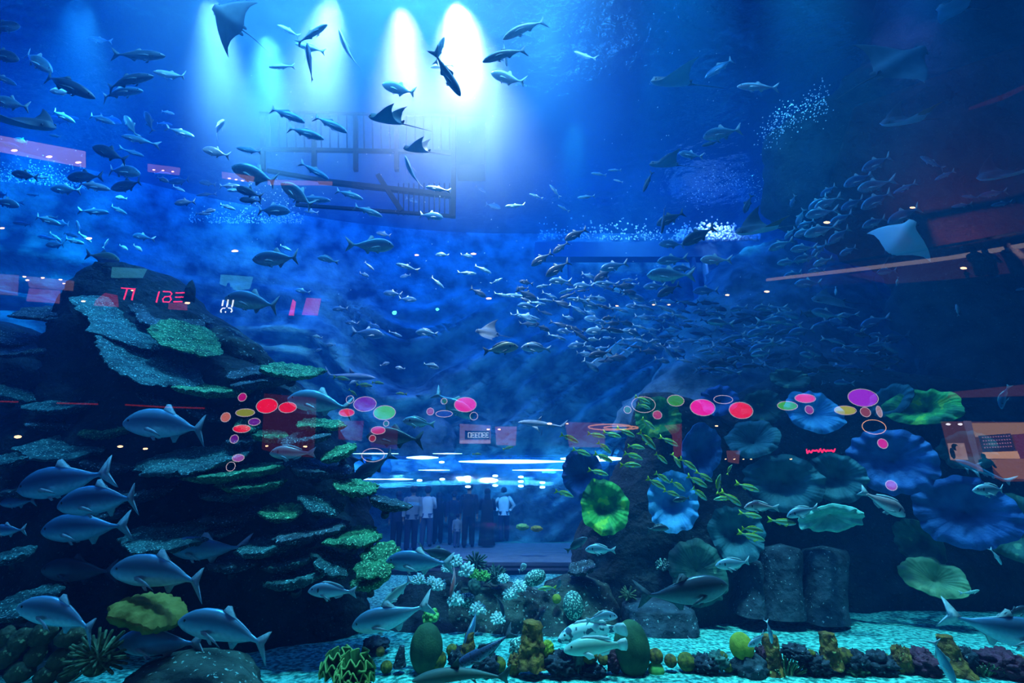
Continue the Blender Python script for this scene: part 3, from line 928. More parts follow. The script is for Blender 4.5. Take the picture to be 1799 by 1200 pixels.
def plate(px, py, w, h, tilt, Y, tone, label, name='plate_coral', group='plate corals on the rock tower', seed=0, lobes=1.0, stalk=True, thick=0.035, dish=0.10):
    c = at(px, py, Y)
    r, e1, e2 = view_frame_at(c, tilt)
    a = metres(w, py, Y) / 2
    th = 1.35 * thick * (0.6 + 0.5 * min(1.5, a))
    ratio = max(0.10, min(0.95, (h / w) * 0.92))
    s, k = ratio, math.sqrt(1 - ratio * ratio)
    ax = s * e2 + k * r
    nrm = e1.cross(ax).normalized()
    if nrm.dot(r) > 0:
        nrm = -nrm
    na, nr = 84, 9
    root = empty(name, c, label, 'coral', group)
    top, bot = [], []
    edge = []
    for j in range(na):
        ph = 2 * PI * j / na
        q = Vector((math.cos(ph), math.sin(ph), 0))
        e = 1 + lobes * (0.30 * noise.noise(q * 1.3 + Vector((seed, 0, 7))) + 0.17 * noise.noise(q * 3.1 + Vector((0, seed, 3))) + 0.10 * noise.noise(q * 9.0 + Vector((seed, 5, 0))) + 0.06 * noise.noise(q * 22.0 + Vector((1, seed, 0))))
        edge.append(e)
    for i in range(nr):
        t = 0.02 + 0.98 * i / (nr - 1)
        r1, r2 = [], []
        for j in range(na):
            ph = 2 * PI * j / na
            rad = a * t * (1 + (edge[j] - 1) * t)
            p = e1 * (rad * math.cos(ph)) + ax * (rad * math.sin(ph))
            up = dish * a * (t * t - 0.5) + 0.05 * a * noise.noise(p * 2.5 + Vector((seed, 0, 0))) + 0.022 * noise.noise(p * 16) + 0.018 * noise.noise(p * 34)
            rim = math.sqrt(max(0.0, 1 - t ** 6))
            mid = nrm * up
            r1.append(p + mid + nrm * th * (0.35 + 0.65 * rim) * (0.5 if t > .99 else 1))
            r2.append(p + mid - nrm * th * (0.35 + 0.65 * rim) * (0.5 if t > .99 else 1) * (1.0 + 1.6 * (1 - t)))
        top.append(r1)
        bot.append(r2)
    b = MB()
    n0 = len(top[0])
    rows = list(reversed(top)) + []
    b.grid(top, close_u=True)
    b.grid(bot, close_u=True, flip=True)
    b.grid([top[-1], bot[-1]], close_u=True)
    o = b.build('plate', PLATE[tone], root)
    if stalk:
        st = MB()
        base = r * (0.35 + 0.25 * a) - nrm * 0.12
        st.tube([-nrm * (th * 1.2 + .12 * a), -nrm * (th * 1.2 + .16 * a) + base * .3, base - nrm * .1 * a], [a * .22, a * .14, a * .2], 10)
        st.build('stalk', STALK, root)
    return root


PL = [
    (262, 572, 215, 84, -14, 6.45, 'teal'), (262, 630, 190, 84, -20, 6.0, 'teal'), (330, 596, 116, 58, -16, 6.2, 'green'), (300, 556, 120, 46, -8, 6.6, 'grey'), (215, 600, 90, 40, -24, 6.15, 'teal'), (105, 549, 124, 20, 3, 6.9, 'grey'), (130, 556, 90, 12, 6, 6.8, 'grey'),
    (72, 604, 150, 34, 10, 6.9, 'grey'), (20, 596, 70, 26, -4, 6.8, 'grey'), (130, 710, 132, 18, 7, 6.4, 'teal'), (26, 694, 84, 20, -12, 6.4, 'teal'), (291, 705, 92, 9, -14, 6.3, 'grey'),
    (385, 684, 132, 16, -3, 6.3, 'green'), (470, 668, 120, 14, 10, 6.3, 'grey'), (512, 652, 110, 22, -4, 6.3, 'green'), (440, 655, 80, 16, 8, 6.4, 'grey'), (186, 758, 76, 18, 9, 6.1, 'green'),
    (126, 785, 132, 44, 6, 6.0, 'teal'), (24, 806, 70, 18, 12, 6.0, 'teal'), (352, 806, 184, 48, 13, 6.0, 'teal'), (192, 820, 80, 14, -7, 6.0, 'grey'), (365, 727, 70, 16, -14, 6.2, 'grey'),
    (437, 749, 46, 20, -6, 6.1, 'green'), (478, 766, 60, 14, -2, 6.0, 'green'), (426, 775, 50, 10, 4, 6.1, 'grey'), (566, 746, 78, 18, -2, 6.2, 'green'), (535, 770, 92, 20, 10, 6.0, 'grey'), (596, 795, 72, 16, 24, 6.0, 'green'),
    (425, 829, 160, 12, 8, 5.9, 'green'), (448, 851, 116, 20, 5, 5.85, 'green'), (415, 866, 100, 10, 10, 5.9, 'teal'), (560, 823, 120, 24, -4, 6.1, 'grey'), (626, 856, 84, 24, -8, 5.95, 'green'), (498, 900, 78, 30, 3, 5.75, 'green'),
    (566, 887, 78, 32, -16, 5.8, 'teal'), (318, 936, 190, 58, 12, 5.8, 'teal'), (408, 905, 100, 26, 8, 5.9, 'grey'), (682, 884, 84, 9, -12, 6.0, 'grey'), (620, 944, 96, 34, 6, 5.7, 'green'), (545, 934, 130, 28, 12, 5.75, 'grey'),
    (475, 958, 130, 22, 12, 5.7, 'teal'), (664, 986, 84, 58, 16, 5.45, 'green'), (590, 988, 96, 40, -14, 5.6, 'teal'), (510, 987, 92, 16, 14, 5.6, 'teal'), (520, 1016, 108, 18, 12, 5.55, 'teal'), (650, 1020, 74, 16, 12, 5.5, 'green'),
    (410, 990, 80, 26, 6, 5.8, 'grey'), (22, 976, 60, 18, 14, 5.5, 'teal'), (40, 1062, 110, 42, 18, 5.4, 'teal'), (250, 862, 150, 20, 10, 6.1, 'grey'), (170, 905, 120, 22, 14, 5.9, 'grey'), (110, 745, 90, 16, 2, 6.3, 'grey'), (60, 860, 90, 16, 8, 6.1, 'grey'),
]
pl_order = sorted(range(len(PL)), key=lambda i: PL[i][1])
for rank_, i in enumerate(pl_order):
    px, py, w, h, tl, Y, tone = PL[i]
    size_w = 'broad' if w > 125 else 'narrow' if w < 80 else 'mid-sized'
    form = 'frilled shelf' if h / w > .3 else 'thin blade' if h / w < .14 else 'flat table'
    plate(px, py, w * .93, h, tl, Y, tone, f'{size_w} {tone} {form} coral, {ORD[rank_]} from the top on the left rock tower', seed=i * 1.7)
plate(267, 1073, 112, 52, -3, 4.75, 'yellow', 'yellow lobed plate coral standing out above the bright trevally', group=None, seed=4.2, lobes=1.2, thick=.06, dish=-.03)

# ------------------------------------------------------------------ elephant-ear cup sponges on the right tower
CUP = {
    'blue': surf('blue_sponge', (0.015, 0.06, 0.22), (0.04, 0.14, 0.38), scale=4, rough=0.7, bump=0.5, bump_scale=22, dist=0.02),
    'sky': surf('sky_blue_sponge', (0.05, 0.24, 0.52), (0.12, 0.42, 0.70), scale=5, rough=0.7, bump=0.5, bump_scale=22, dist=0.02),
    'green': surf('green_sponge', (0.03, 0.16, 0.05), (0.10, 0.50, 0.08), scale=4, rough=0.7, bump=0.6, bump_scale=18, lo=.42, hi=.58, dist=0.02, speck=(0.42, 0.70, 0.06), speck_scale=6, speck_lo=.60),
    'dim': surf('dim_green_sponge', (0.02, 0.07, 0.06), (0.06, 0.17, 0.12), scale=4, rough=0.7, bump=0.5, bump_scale=18, dist=0.02, speck=(0.2, 0.36, 0.2), speck_scale=6, speck_lo=.66),
    'teal': surf('teal_sponge', (0.01, 0.06, 0.08), (0.04, 0.16, 0.18), scale=4, rough=0.7, bump=0.5, bump_scale=18, dist=0.02),
    'mint': surf('mint_sponge', (0.14, 0.42, 0.32), (0.32, 0.68, 0.52), scale=8, rough=0.7, bump=0.5, bump_scale=18, dist=0.02),
    'ochre': surf('ochre_sponge', (0.16, 0.26, 0.10), (0.34, 0.46, 0.20), scale=5, rough=0.7, bump=0.5, bump_scale=18, dist=0.02),
}


def cup(px, py, rx, ry, rot, Y, tone, label, ax=0.0, az=0.0, ruffles=11, depth=0.55, amp=0.10, seed=0.0, arc=None):
    """a fluted funnel sponge opening towards the viewer; arc limits it to a fan"""
    c = at(px, py, Y)
    r, e1, e2 = view_frame_at(c, rot)
    n = (-r + e1 * ax + e2 * az).normalized()
    u = (e1 - n * e1.dot(n)).normalized()
    v = n.cross(u)
    if v.dot(e2) < 0:
        v = -v
    A, B = metres(rx, py, Y), metres(ry, py, Y)
    R = (A + B) / 2
    na, nr = 128, 12
    root = empty('cup_sponge', c, label, 'sponge', 'cup sponges on the sponge tower')
    f, g = [], []
    for i in range(nr):
        t = 0.004 + 0.996 * i / (nr - 1)
        r1, r2 = [], []
        for j in range(na):
            ph = 2 * PI * j / na
            q = Vector((math.cos(ph), math.sin(ph), 0))
            ru = math.sin(ruffles * ph + seed + 5.0 * noise.noise(q * 1.1 + Vector((seed, 0, 0)))) * (0.35 + 0.9 * abs(noise.noise(q * 1.9 + Vector((0, 6, seed)))) * 1.6)
            ed = 1 + t * t * (0.10 * noise.noise(q * 1.6 + Vector((0, seed, 1))) + 0.05 * noise.noise(q * 5 + Vector((seed, 0, 2))) + 0.03 * ru)
            p = u * (A * t * ed * math.cos(ph)) + v * (B * t * ed * math.sin(ph))
            fun = -depth * R * (1 - t ** 0.75) * 1.25
            curl = -0.16 * R * smooth01((t - 0.8) / 0.2)
            wv = 0.72 * amp * R * (t ** 2.6) * ru + 0.012 * R * t * math.sin(ruffles * 4 * ph + 3 * noise.noise(q * 2)) + 0.05 * R * t * noise.noise(p * 3 + Vector((seed, 0, 0)))
            o = p + n * (fun + curl + wv)
            th = 0.022 * R + 0.006
            r1.append(o + n * th)
            r2.append(o - n * th)
        f.append(r1)
        g.append(r2)
    b = MB()
    b.grid(f, close_u=True)
    b.grid(g, close_u=True, flip=True)
    b.grid([f[-1], g[-1]], close_u=True)
    b.build('cup', CUP[tone], root)
    st = MB()
    st.tube([-n * depth * R * 1.27, -n * depth * R * 1.35 + r * .2 * R, -n * depth * R * 1.4 + r * .9 * R - e2 * .3 * R], [R * .16, R * .11, R * .16], 12)
    st.build('stalk', STALK, root)
    return root


CU = [
    (1388, 664, 31, 19, -8, 6.9, 'dim', dict(az=.5)), (1430, 722, 46, 36, -22, 6.3, 'sky', dict(az=.35, ruffles=9, amp=.13)), (1622, 712, 54, 34, 4, 6.2, 'green', dict(az=.5, ruffles=9, amp=.15)),
    (1562, 702, 36, 26, 30, 6.5, 'teal', dict(az=.5)), (1155, 732, 40, 36, 0, 6.6, 'green', dict(az=.2, ax=.2)), (1262, 702, 32, 28, 18, 6.8, 'blue', dict(az=.4)), (1234, 795, 34, 52, -14, 6.2, 'blue', dict(ax=.35, depth=.8, amp=.13)),
    (1322, 768, 44, 36, 20, 6.4, 'teal', dict(az=.5, ax=.2, ruffles=9)), (1022, 832, 36, 42, 6, 6.6, 'blue', dict(ax=-.2, depth=.7)), (1061, 891, 42, 46, 4, 5.9, 'green', dict(depth=.6, amp=.13, ruffles=8)),
    (1182, 882, 43, 54, -8, 5.9, 'sky', dict(depth=.85, amp=.13, ruffles=13)), (1568, 811, 66, 56, 0, 5.8, 'blue', dict(depth=.5, ruffles=15)), (1468, 840, 48, 42, 4, 6.1, 'teal', dict(depth=.6)),
    (1376, 850, 62, 50, -6, 6.2, 'teal', dict(depth=.6)), (1696, 900, 70, 62, 2, 5.7, 'blue', dict(depth=.55, ruffles=13)), (1461, 914, 50, 24, 6, 5.7, 'mint', dict(az=-.5, ruffles=8, amp=.16)),
    (1294, 938, 44, 48, 8, 6.1, 'teal', dict(depth=.8, amp=.12)), (1640, 1012, 46, 34, -14, 6.0, 'ochre', dict(az=.4, ruffles=7, amp=.12)), (1612, 958, 34, 44, 20, 6.3, 'dim', dict(ax=-.4, depth=.8)),
    (1224, 1004, 48, 54, 0, 6.2, 'dim', dict(depth=.3, amp=.08)), (1340, 715, 34, 30, 0, 6.9, 'dim', dict()), (1700, 790, 40, 34, 10, 6.5, 'dim', dict(az=.3)), (1790, 930, 46, 60, 0, 5.9, 'dim', dict()),
    (1150, 1075, 24, 30, 10, 6.35, 'teal', dict(az=.6, depth=.3)),
]
cu_order = sorted(range(len(CU)), key=lambda i: CU[i][0])
NAMEC = {'blue': 'deep blue', 'sky': 'bright sky-blue', 'green': 'vivid green', 'dim': 'shadowy green', 'teal': 'dusky teal', 'mint': 'pale mint', 'ochre': 'ochre green'}
for rank_, i in enumerate(cu_order):
    px, py, rx, ry, rot, Y, tone, kw = CU[i]
    size_w = 'large' if rx > 52 else 'small' if rx < 36 else 'medium'
    cup(px, py, rx, ry, rot, Y + .75, tone, f'{size_w} {NAMEC[tone]} fluted cup sponge, {ORD[rank_]} from the left among the sponges', seed=i * 1.31, **kw)
# ------------------------------------------------------------------ foreground corals and the low reef
Y_ROW = 5.35
CONE = surf('ochre_cone_rock', (0.08, 0.03, 0.008), (0.36, 0.15, 0.02), scale=9, rough=0.8, bump=1.0, bump_scale=22, dist=0.03, speck=(0.4, 0.34, 0.1), speck_scale=26, speck_lo=.64)
EGG = surf('dark_green_egg_coral', (0.015, 0.05, 0.02), (0.04, 0.10, 0.04), scale=9, rough=0.8, bump=0.5, bump_scale=60, dist=0.01)
BALLM = surf('olive_ball_coral', (0.05, 0.05, 0.006), (0.28, 0.20, 0.02), scale=22, rough=0.8, bump=0.6, bump_scale=50, dist=0.01)
BALLB = surf('brown_ball_coral', (0.05, 0.025, 0.008), (0.30, 0.16, 0.02), scale=18, rough=0.8, bump=0.6, bump_scale=50, dist=0.01)
LIME = surf('lime_coral', (0.24, 0.24, 0.015), (0.44, 0.40, 0.03), scale=10, rough=0.8, bump=0.5, bump_scale=50, dist=0.01)
REDC = surf('dark_red_coral', (0.05, 0.012, 0.02), (0.16, 0.03, 0.06), scale=16, rough=0.8, bump=1.0, bump_scale=24, dist=0.03)
DARKC = surf('dark_reef_rubble', (0.006, 0.009, 0.014), (0.04, 0.05, 0.07), scale=14, rough=0.8, bump=1.0, bump_scale=24, dist=0.03, speck=(0.3, 0.4, 0.42), speck_scale=30, speck_lo=.66)
BRUSH = surf('brush_coral', (0.05, 0.08, 0.03), (0.2, 0.27, 0.12), scale=20, rough=0.8)
LETT = surf('lettuce_coral', (0.03, 0.11, 0.02), (0.10, 0.26, 0.05), scale=8, rough=0.8, bump=0.4, bump_scale=30, dist=0.01)
LETT_E = surf('lettuce_rim', (0.28, 0.42, 0.10), rough=0.8)
WHITEB = surf('white_branch_coral', (0.45, 0.62, 0.58), (0.80, 0.92, 0.88), scale=10, rough=0.7)
GREENB = surf('green_bead_coral', (0.10, 0.34, 0.06), (0.24, 0.54, 0.12), scale=12, rough=0.6)
DOME = surf('dotted_dome_coral', (0.03, 0.10, 0.09), (0.06, 0.16, 0.13), scale=20, rough=0.8, speck=(0.55, 0.85, 0.65), speck_scale=44, speck_lo=.53)
BUSH = surf('dark_bush_coral', (0.02, 0.06, 0.05), (0.08, 0.18, 0.14), scale=16, rough=0.8)
LOBE = surf('lobed_coral', (0.02, 0.03, 0.016), (0.10, 0.11, 0.05), scale=7, rough=0.8, bump=0.8, bump_scale=26, dist=0.02, speck=(0.36, 0.46, 0.2), speck_scale=20, speck_lo=.62)


def base_at(px, py):
    """the place on the gravel under a photo point, and how big one photo pixel is there"""
    p = on_floor(px, py)
    return p, metres(1.0, py, p.y)


def knob(name, px, py, w, h, mat, label, group=None, seed=0.0, Y=None, bump=0.10, freq=5.0, cat='coral', lean=0.0, parent=None, square=1.0, deep=0.85):
    """a solid lump whose middle shows at (px, py), w by h pixels"""
    Y = Y or Y_ROW
    c = at(px, py, Y)
    a, b_ = metres(w, py, Y) / 2, metres(h, py, Y) / 2
    b = MB()

    def fn(d):
        return 1 + bump * fbm(d * freq * 0.5 + Vector((seed, seed, 0)), 4)
    b.ball((0, 0, 0), (a, a * deep, b_), 40, 26, fn)
    if square != 1.0:
        b.v = [(math.copysign(abs(x / a) ** square * a, x), math.copysign(abs(y / a) ** square * a, y), z) for x, y, z in b.v]
    if lean:
        b.v = [(x + lean * z, y, z) for x, y, z in b.v]
    o = b.build(name, mat, parent, loc=c)
    return tag(o, label, cat, group)


def cone(px, py0, py1, w0, w1, mat, label, seed=0.0, lean=0.0, Y=None, group='ochre cone rocks in the front row'):
    Y = Y or Y_ROW
    p1 = at(px, py1, Y)
    top = at(px + lean, py0, Y)
    hgt = top.z - p1.z
    b = MB()
    rows = []
    nz, na = 34, 44
    for i in range(nz):
        t = i / (nz - 1)
        w = metres(w1 + (w0 - w1) * t ** 0.8, py1, Y) / 2
        row = []
        for j in range(na):
            ph = 2 * PI * j / na
            d = Vector((math.cos(ph), math.sin(ph), 0))
            c = Vector(((top.x - p1.x) * t, 0, hgt * t))
            q = d * w + c
            n = 0.26 * fbm(q * 9 + Vector((seed, 0, seed)), 4) + 0.12 * noise.noise(q * 30)
            row.append(c + d * w * (1 + n) + Vector((0, 0, 0.10 * w * noise.noise(q * 14))))
        rows.append(row)
    b.grid(rows, close_u=True, flip=False)
    ct = sum(rows[-1], Vector()) / na + Vector((0, 0, .01))
    n0 = len(b.v)
    b.v.append(tuple(ct))
    for j in range(na):
        b.f.append(((nz - 1) * na + j, (nz - 1) * na + (j + 1) % na, n0))
        b.m.append(0)
    return tag(b.build('cone_rock', mat, loc=p1), label, 'rock', group)


def brush(px, py, w, h, label, Y=None, n=46, seed=1, mat=None, name='brush_coral', spread=1.0, thick=0.012):
    """bundle of many bent tubes"""
    Y = Y or Y_ROW
    r = random.Random(seed)
    c = at(px, py + h / 2, Y)
    W, H = metres(w, py, Y), metres(h, py, Y)
    b = MB()
    for _ in range(n):
        x, y = r.uniform(-.5, .5) * W, r.uniform(-.4, .4) * W
        lx, ly = (x * .8 + r.uniform(-.1, .1) * W) * spread, (y * .8 - .05) * spread
        hh = H * r.uniform(.7, 1.0) * (1 - 0.5 * (abs(x) / W * 2) ** 2)
        b.tube([(x * .6, y * .6, 0), (x * .75 + lx * .2, y * .75, hh * .5), (x * .8 + lx * .7, y * .8 + ly * .6, hh)], [thick, thick, thick * .55], 6)
    return tag(b.build(name, mat or BRUSH, loc=c), label, 'coral')


def branching(px, py, w, Y, mat, label, name='branching_coral', n=34, seed=1, tipr=.16, group=None, flat=0.9):
    """a cushion of short stubby branches"""
    r = random.Random(seed)
    R = metres(w, py, Y) / 2
    c = at(px, py, Y)
    b = MB()
    b.ball((0, 0, -.1 * R), R * .45, 12, 8)
    for i in range(n):
        z = 1 - 1.5 * (i + .5) / n
        ph = i * 2.39996 + r.uniform(-.3, .3)
        q = math.sqrt(max(0, 1 - z * z))
        d = Vector((q * math.cos(ph), q * math.sin(ph) - .25, z * flat)).normalized()
        L = R * r.uniform(.85, 1.1)
        k = R * tipr
        b.tube([d * R * .3, d * L * .8, d * (L - k * .3), d * L], [k * .8, k, k * .8, k * .2], 7)
    return tag(b.build(name, mat, loc=c), label, 'coral', group)


def ruffle(px, py, w, h, Y, label, seed=0, leaves=15):
    """lettuce coral: a round head of folded leaves with pale rims"""
    c = at(px, py + h * .35, Y)
    W, H = metres(w, py, Y) / 2, metres(h, py, Y)
    root = empty('lettuce_coral', c, label, 'coral', 'lettuce corals at the bottom')
    r = random.Random(seed)
    n, m = 34, 9
    for k in range(leaves):
        az = k * 2.39996 + r.uniform(-.2, .2)
        po = math.radians(8 + 78 * math.sqrt((k + .3) / leaves))
        axis = Vector((math.sin(po) * math.cos(az), math.sin(po) * math.sin(az), math.cos(po)))
        tang = Vector((-math.sin(az), math.cos(az), 0))
        bi = axis.cross(tang)
        L = r.uniform(.85, 1.08)
        ph0 = r.uniform(0, 6)
        rows = []
        for i in range(m):
            t = i / (m - 1)
            row = []
            for j in range(n):
                u = (j / (n - 1) - .5) * 2
                fan = u * (.25 + .75 * t) * .75
                wob = (.02 + .13 * t * t) * math.sin(7 * u + ph0) + .04 * t * math.sin(15 * u + ph0 * 2)
                d = axis * (t * L * (1 - .22 * u * u)) + tang * fan * .8 + bi * (wob - .15 * t)
                row.append(Vector((d.x * W, d.y * W, d.z * H * .8)))
            rows.append(row)
        off = [[p + axis.cross(tang) * 0.010 for p in row] for row in rows]
        b = MB()
        b.grid(rows)
        b.grid(off, flip=True)
        b.grid([rows[-1], off[-1]])
        b.build('leaf', LETT, root)
        e = MB()
        e.tube([p + axis * .002 for p in rows[-1]], 0.0075, 6)
        e.build('leaf_rim', LETT_E, root)
    return root


# front row ---------------------------------------------------------
cone(935, 1092, 1172, 32, 54, CONE, 'tall ochre cone rock with knobbly sides, biggest in the front row', 1)
cone(820, 1112, 1152, 16, 30, CONE, 'small yellow cone rock beside the dark blue spotted fish', 2, lean=6)
cone(1359, 1116, 1186, 24, 36, CONE, 'ochre stump beside the lime-topped coral ball', 3, lean=-6)
cone(1462, 1112, 1174, 24, 36, CONE, 'flat-topped ochre stump with a yellow ball against it', 4, lean=-10)
cone(1682, 1116, 1184, 22, 52, CONE, 'ochre cone rock leaning over beside the slim hanging fish', 5, lean=-24)
cone(700, 1135, 1172, 10, 22, DARKC, 'thin dark brown stump beside the big left egg coral', 6, lean=6)
knob('egg_coral', 749, 1140, 57, 80, EGG, 'big dark green egg-shaped coral under the green bead coral', bump=.03, cat='coral')
knob('egg_coral', 1110, 1140, 62, 90, EGG, 'biggest dark green egg-shaped coral in front of the two groupers', bump=.03)
for px, py, d, m, lb, grp in (
        (769, 1160, 31, BALLM, 'olive coral ball at the foot of the left egg coral', 0), (876, 1168, 26, BALLM, 'olive coral ball just left of the tallest cone rock', 0), (679, 1172, 21, BALLM, 'small olive ball beside the lettuce coral', 0),
        (668, 1145, 16, BALLB, 'tiny yellow coral knob on the pale gravel behind the lettuce coral', 0), (794, 1142, 20, BALLM, 'small green-yellow ball behind the small yellow cone', 0),
        (1036, 1152, 28, BALLB, 'brown coral ball below the plain pale grouper', 0), (1060, 1158, 20, BALLB, 'small brown ball between the brown one and the biggest egg', 0), (1152, 1153, 26, BALLB, 'brown coral ball on the lit side of the biggest egg', 0),
        (1178, 1161, 22, BALLB, 'amber coral ball with bright spot, second past the biggest egg', 0), (1206, 1163, 31, BALLM, 'olive ball, third past the biggest egg', 0), (1153, 1178, 28, GREENB, 'ribbed green brain coral lying before the brown ball', 0),
        (1269, 1153, 17, BALLM, 'small olive ball near the lime-topped ball', 0), (1279, 1173, 17, BALLM, 'small green knob low beside the blue-grey rock', 0), (1425, 1149, 15, BALLM, 'olive knob on the dark spiky lump between the stumps', 0),
        (1418, 1165, 13, BALLM, 'tiny olive knob under the other between the stumps', 0), (1484, 1153, 28, BALLB, 'yellow ball pressed against the flat-topped stump', 0), (1553, 1157, 20, BALLM, 'olive ball upon the dark rubble mound', 0),
        (1551, 1179, 15, GREENB, 'small lime knob low in the dark rubble mound', 0), (1762, 1158, 20, BALLM, 'olive ball on top of the last dark red mound', 0), (1760, 1175, 16, BALLM, 'small olive ball lower on the last dark red mound', 0),
        (978, 1052, 16, LIME, 'yellow knob coral on the low reef above the mossy boulder', 1)):
    knob('coral_ball', px, py, d, d * .95, m, lb, bump=.05, seed=px * .1, Y=6.8 if grp else None)
knob('coral_ball', 1303, 1137, 40, 46, LIME, 'lime-topped coral ball on a blue-grey rock', bump=.03)
knob('rubble_rock', 1316, 1176, 62, 48, ROCK_B, 'blue-grey speckled rock under the lime-topped ball', bump=.3, seed=4, cat='rock')
for px, py, w, h, m, lb in (
        (1336, 1147, 16, 26, REDC, 'narrow dark red coral squeezed beside the ochre stump'), (1398, 1146, 44, 22, DARKC, 'dark spiky lump sticking out between the two stumps'), (1432, 1167, 50, 30, DARKC, 'dark rubble at the foot of the flat-topped stump'),
        (1502, 1164, 42, 38, DARKC, 'dark rubble behind the smooth green dome'), (1502, 1179, 42, 22, EGG, 'smooth green dome lying low past the flat-topped stump'), (1545, 1168, 52, 40, DARKC, 'dark rubble mound with olive balls on it'),
        (1585, 1162, 32, 46, CONE, 'yellow wrinkled coral clump before the dark red mound'), (1621, 1167, 52, 46, REDC, 'dark red mound left of the leaning cone rock'), (1700, 1160, 30, 40, DARKC, 'dark lump behind the leaning cone rock'),
        (1755, 1167, 76, 44, REDC, 'last dark red mound carrying olive balls'), (1794, 1172, 34, 32, CONE, 'brownish rock at the right picture edge'), (1078, 1160, 26, 34, REDC, 'dark red bushy coral against the biggest egg'),
        (985, 1164, 60, 34, DARKC, 'dark rubble right of the tallest cone rock'), (1012, 1158, 26, 36, BUSH, 'dark green tufted clump left of the brown ball'), (855, 1166, 50, 34, DARKC, 'dark rubble below the spotted fish'), (805, 1156, 34, 34, DARKC, 'dark rubble before the small yellow cone'),
        (905, 1168, 24, 30, CONE, 'brown knob at the foot of the tallest cone'), (962, 1140, 20, 26, LIME, 'lime patch on the tallest cone rock side'), (1040, 1178, 46, 20, DARKC, 'flat dark rubble before the brown ball'), (1236, 1168, 44, 30, DARKC, 'dark rubble past the third olive ball'), (1262, 1160, 34, 26, BUSH, 'dark green clump near the lime-topped ball')):
    knob('reef_lump' if m is not ROCK_B else 'rubble_rock', px, py, w, h, m, lb, bump=.42, freq=7, seed=px * .07)
brush(1383, 1173, 40, 36, 'bundle of pale-edged tubes below the dark spiky lump', seed=2)
brush(1726, 1178, 44, 32, 'bundle of pale-edged tubes between cone rock and red mound', seed=3)
ruffle(592, 1162, 58, 50, 4.9, 'darker lettuce coral with folded green leaves, half behind the other', 1)
ruffle(622, 1174, 66, 58, 4.7, 'round lettuce coral with pale curly rims at the bottom', 2, 19)

# low reef ----------------------------------------------------------
WB = [(770, 1030, 22, 'white'), (801, 1055, 26, 'white'), (838, 1072, 24, 'white'), (875, 1088, 22, 'white'), (820, 1004, 26, 'white'), (850, 1014, 20, 'green'), (895, 1046, 22, 'white'), (912, 1032, 22, 'white'), (736, 1020, 20, 'white'), (785, 1000, 16, 'white'), (885, 1018, 18, 'white'), (832, 1010, 18, 'green'), (800, 988, 22, 'white'), (758, 1022, 16, 'white')]
for rk, i in enumerate(sorted(range(len(WB)), key=lambda i: WB[i][0])):
    px, py, w, t = WB[i]
    branching(px, py, w * 1.25, 6.65, WHITEB if t == 'white' else GREENB, f'small {t} stubby branching coral, {ORD[rk]} from the left on the low reef', seed=i, group='stubby corals on the low reef')
branching(757, 1084, 30, 5.9, GREENB, 'bright green bead coral at the tail of the silver trevally', 'bead_coral', 26, 31, tipr=.34)
knob('dome_coral', 940, 1015, 36, 28, DOME, 'tilted dotted dome coral silhouetted against the blue tunnel floor', Y=6.85, bump=.06, lean=.4)
knob('dome_coral', 1007, 1064, 36, 46, DOME, 'tall dotted dome coral on the face of the mossy boulder', Y=6.75, bump=.06, seed=2)
knob('dome_coral', 822, 1055, 26, 24, DOME, 'small dark dotted dome among the white branching corals', Y=6.75, bump=.06, seed=3)
knob('dome_coral', 833, 1032, 22, 28, BUSH, 'dark tufted dome above the small dotted one', Y=6.9, bump=.2, seed=4)
plate(1022, 998, 50, 22, 10, 7.1, 'grey', 'dark arched plate coral at the top of the low reef', group=None, seed=8.8)
branching(871, 1014, 44, 7.1, BUSH, 'dark spiky bush coral in the middle of the low reef', 'bush_coral', 46, 41, tipr=.07)
branching(835, 990, 46, 7.2, BUSH, 'dark green bush coral at the left end of the low reef', 'bush_coral', 40, 42, tipr=.07)
branching(1104, 1046, 34, 7.0, BRUSH, 'yellowish branching coral at the foot of the sponge tower', 'antler_coral', 22, 43, tipr=.08)
branching(1188, 970, 18, 7.2, DOME, 'small mint tuft beside the shadowy cup sponge', 'tuft_coral', 22, 44)
branching(1165, 995, 30, 7.2, DOME, 'mint strand coral along the rock beside the shadowy cup sponge', 'tuft_coral', 22, 45)
knob('reef_lump', 660, 1132, 44, 22, DARKC, 'dark low lump on the pale gravel patch left of the egg coral', Y=5.9, bump=.3)
knob('reef_lump', 915, 1138, 40, 34, DOME, 'greenish speckled lump behind the tallest cone rock', Y=5.8, bump=.3, seed=6)

# lower left corner -------------------------------------------------
LB = [(34, 1128, 40, 44), (76, 1114, 44, 40), (128, 1118, 56, 34), (150, 1140, 50, 30), (14, 1150, 40, 44), (62, 1152, 34, 44), (104, 1160, 40, 40), (36, 1180, 50, 34), (84, 1186, 46, 30), (8, 1120, 34, 36), (120, 1184, 34, 28)]
for rk, i in enumerate(sorted(range(len(LB)), key=lambda i: LB[i][0])):
    px, py, w, h = LB[i]
    knob('lobed_coral', px, py, w, h, LOBE, f'olive brown lobed coral, {ORD[rk]} from the left in the corner', 'lobed corals in the lower left corner', seed=i * 2.2, Y=5.0, bump=.16, freq=3, lean=.25, deep=.55)
branching(172, 1158, 96, 4.8, BRUSH, 'spiky pale green antler coral beside the lobed corals', 'antler_coral', 60, 51, tipr=.055)
# yellow corals seen small beyond the tunnel mouth
for px, py, w, lb in ((943, 929, 20, 'small lime coral lump on the tunnel walkway edge'), (918, 926, 22, 'small green coral lump beside the lime one at the tunnel')):
    knob('reef_lump', px, py, w, w * .5, LIME if px > 930 else GREENB, lb, Y=13.2, bump=.2)
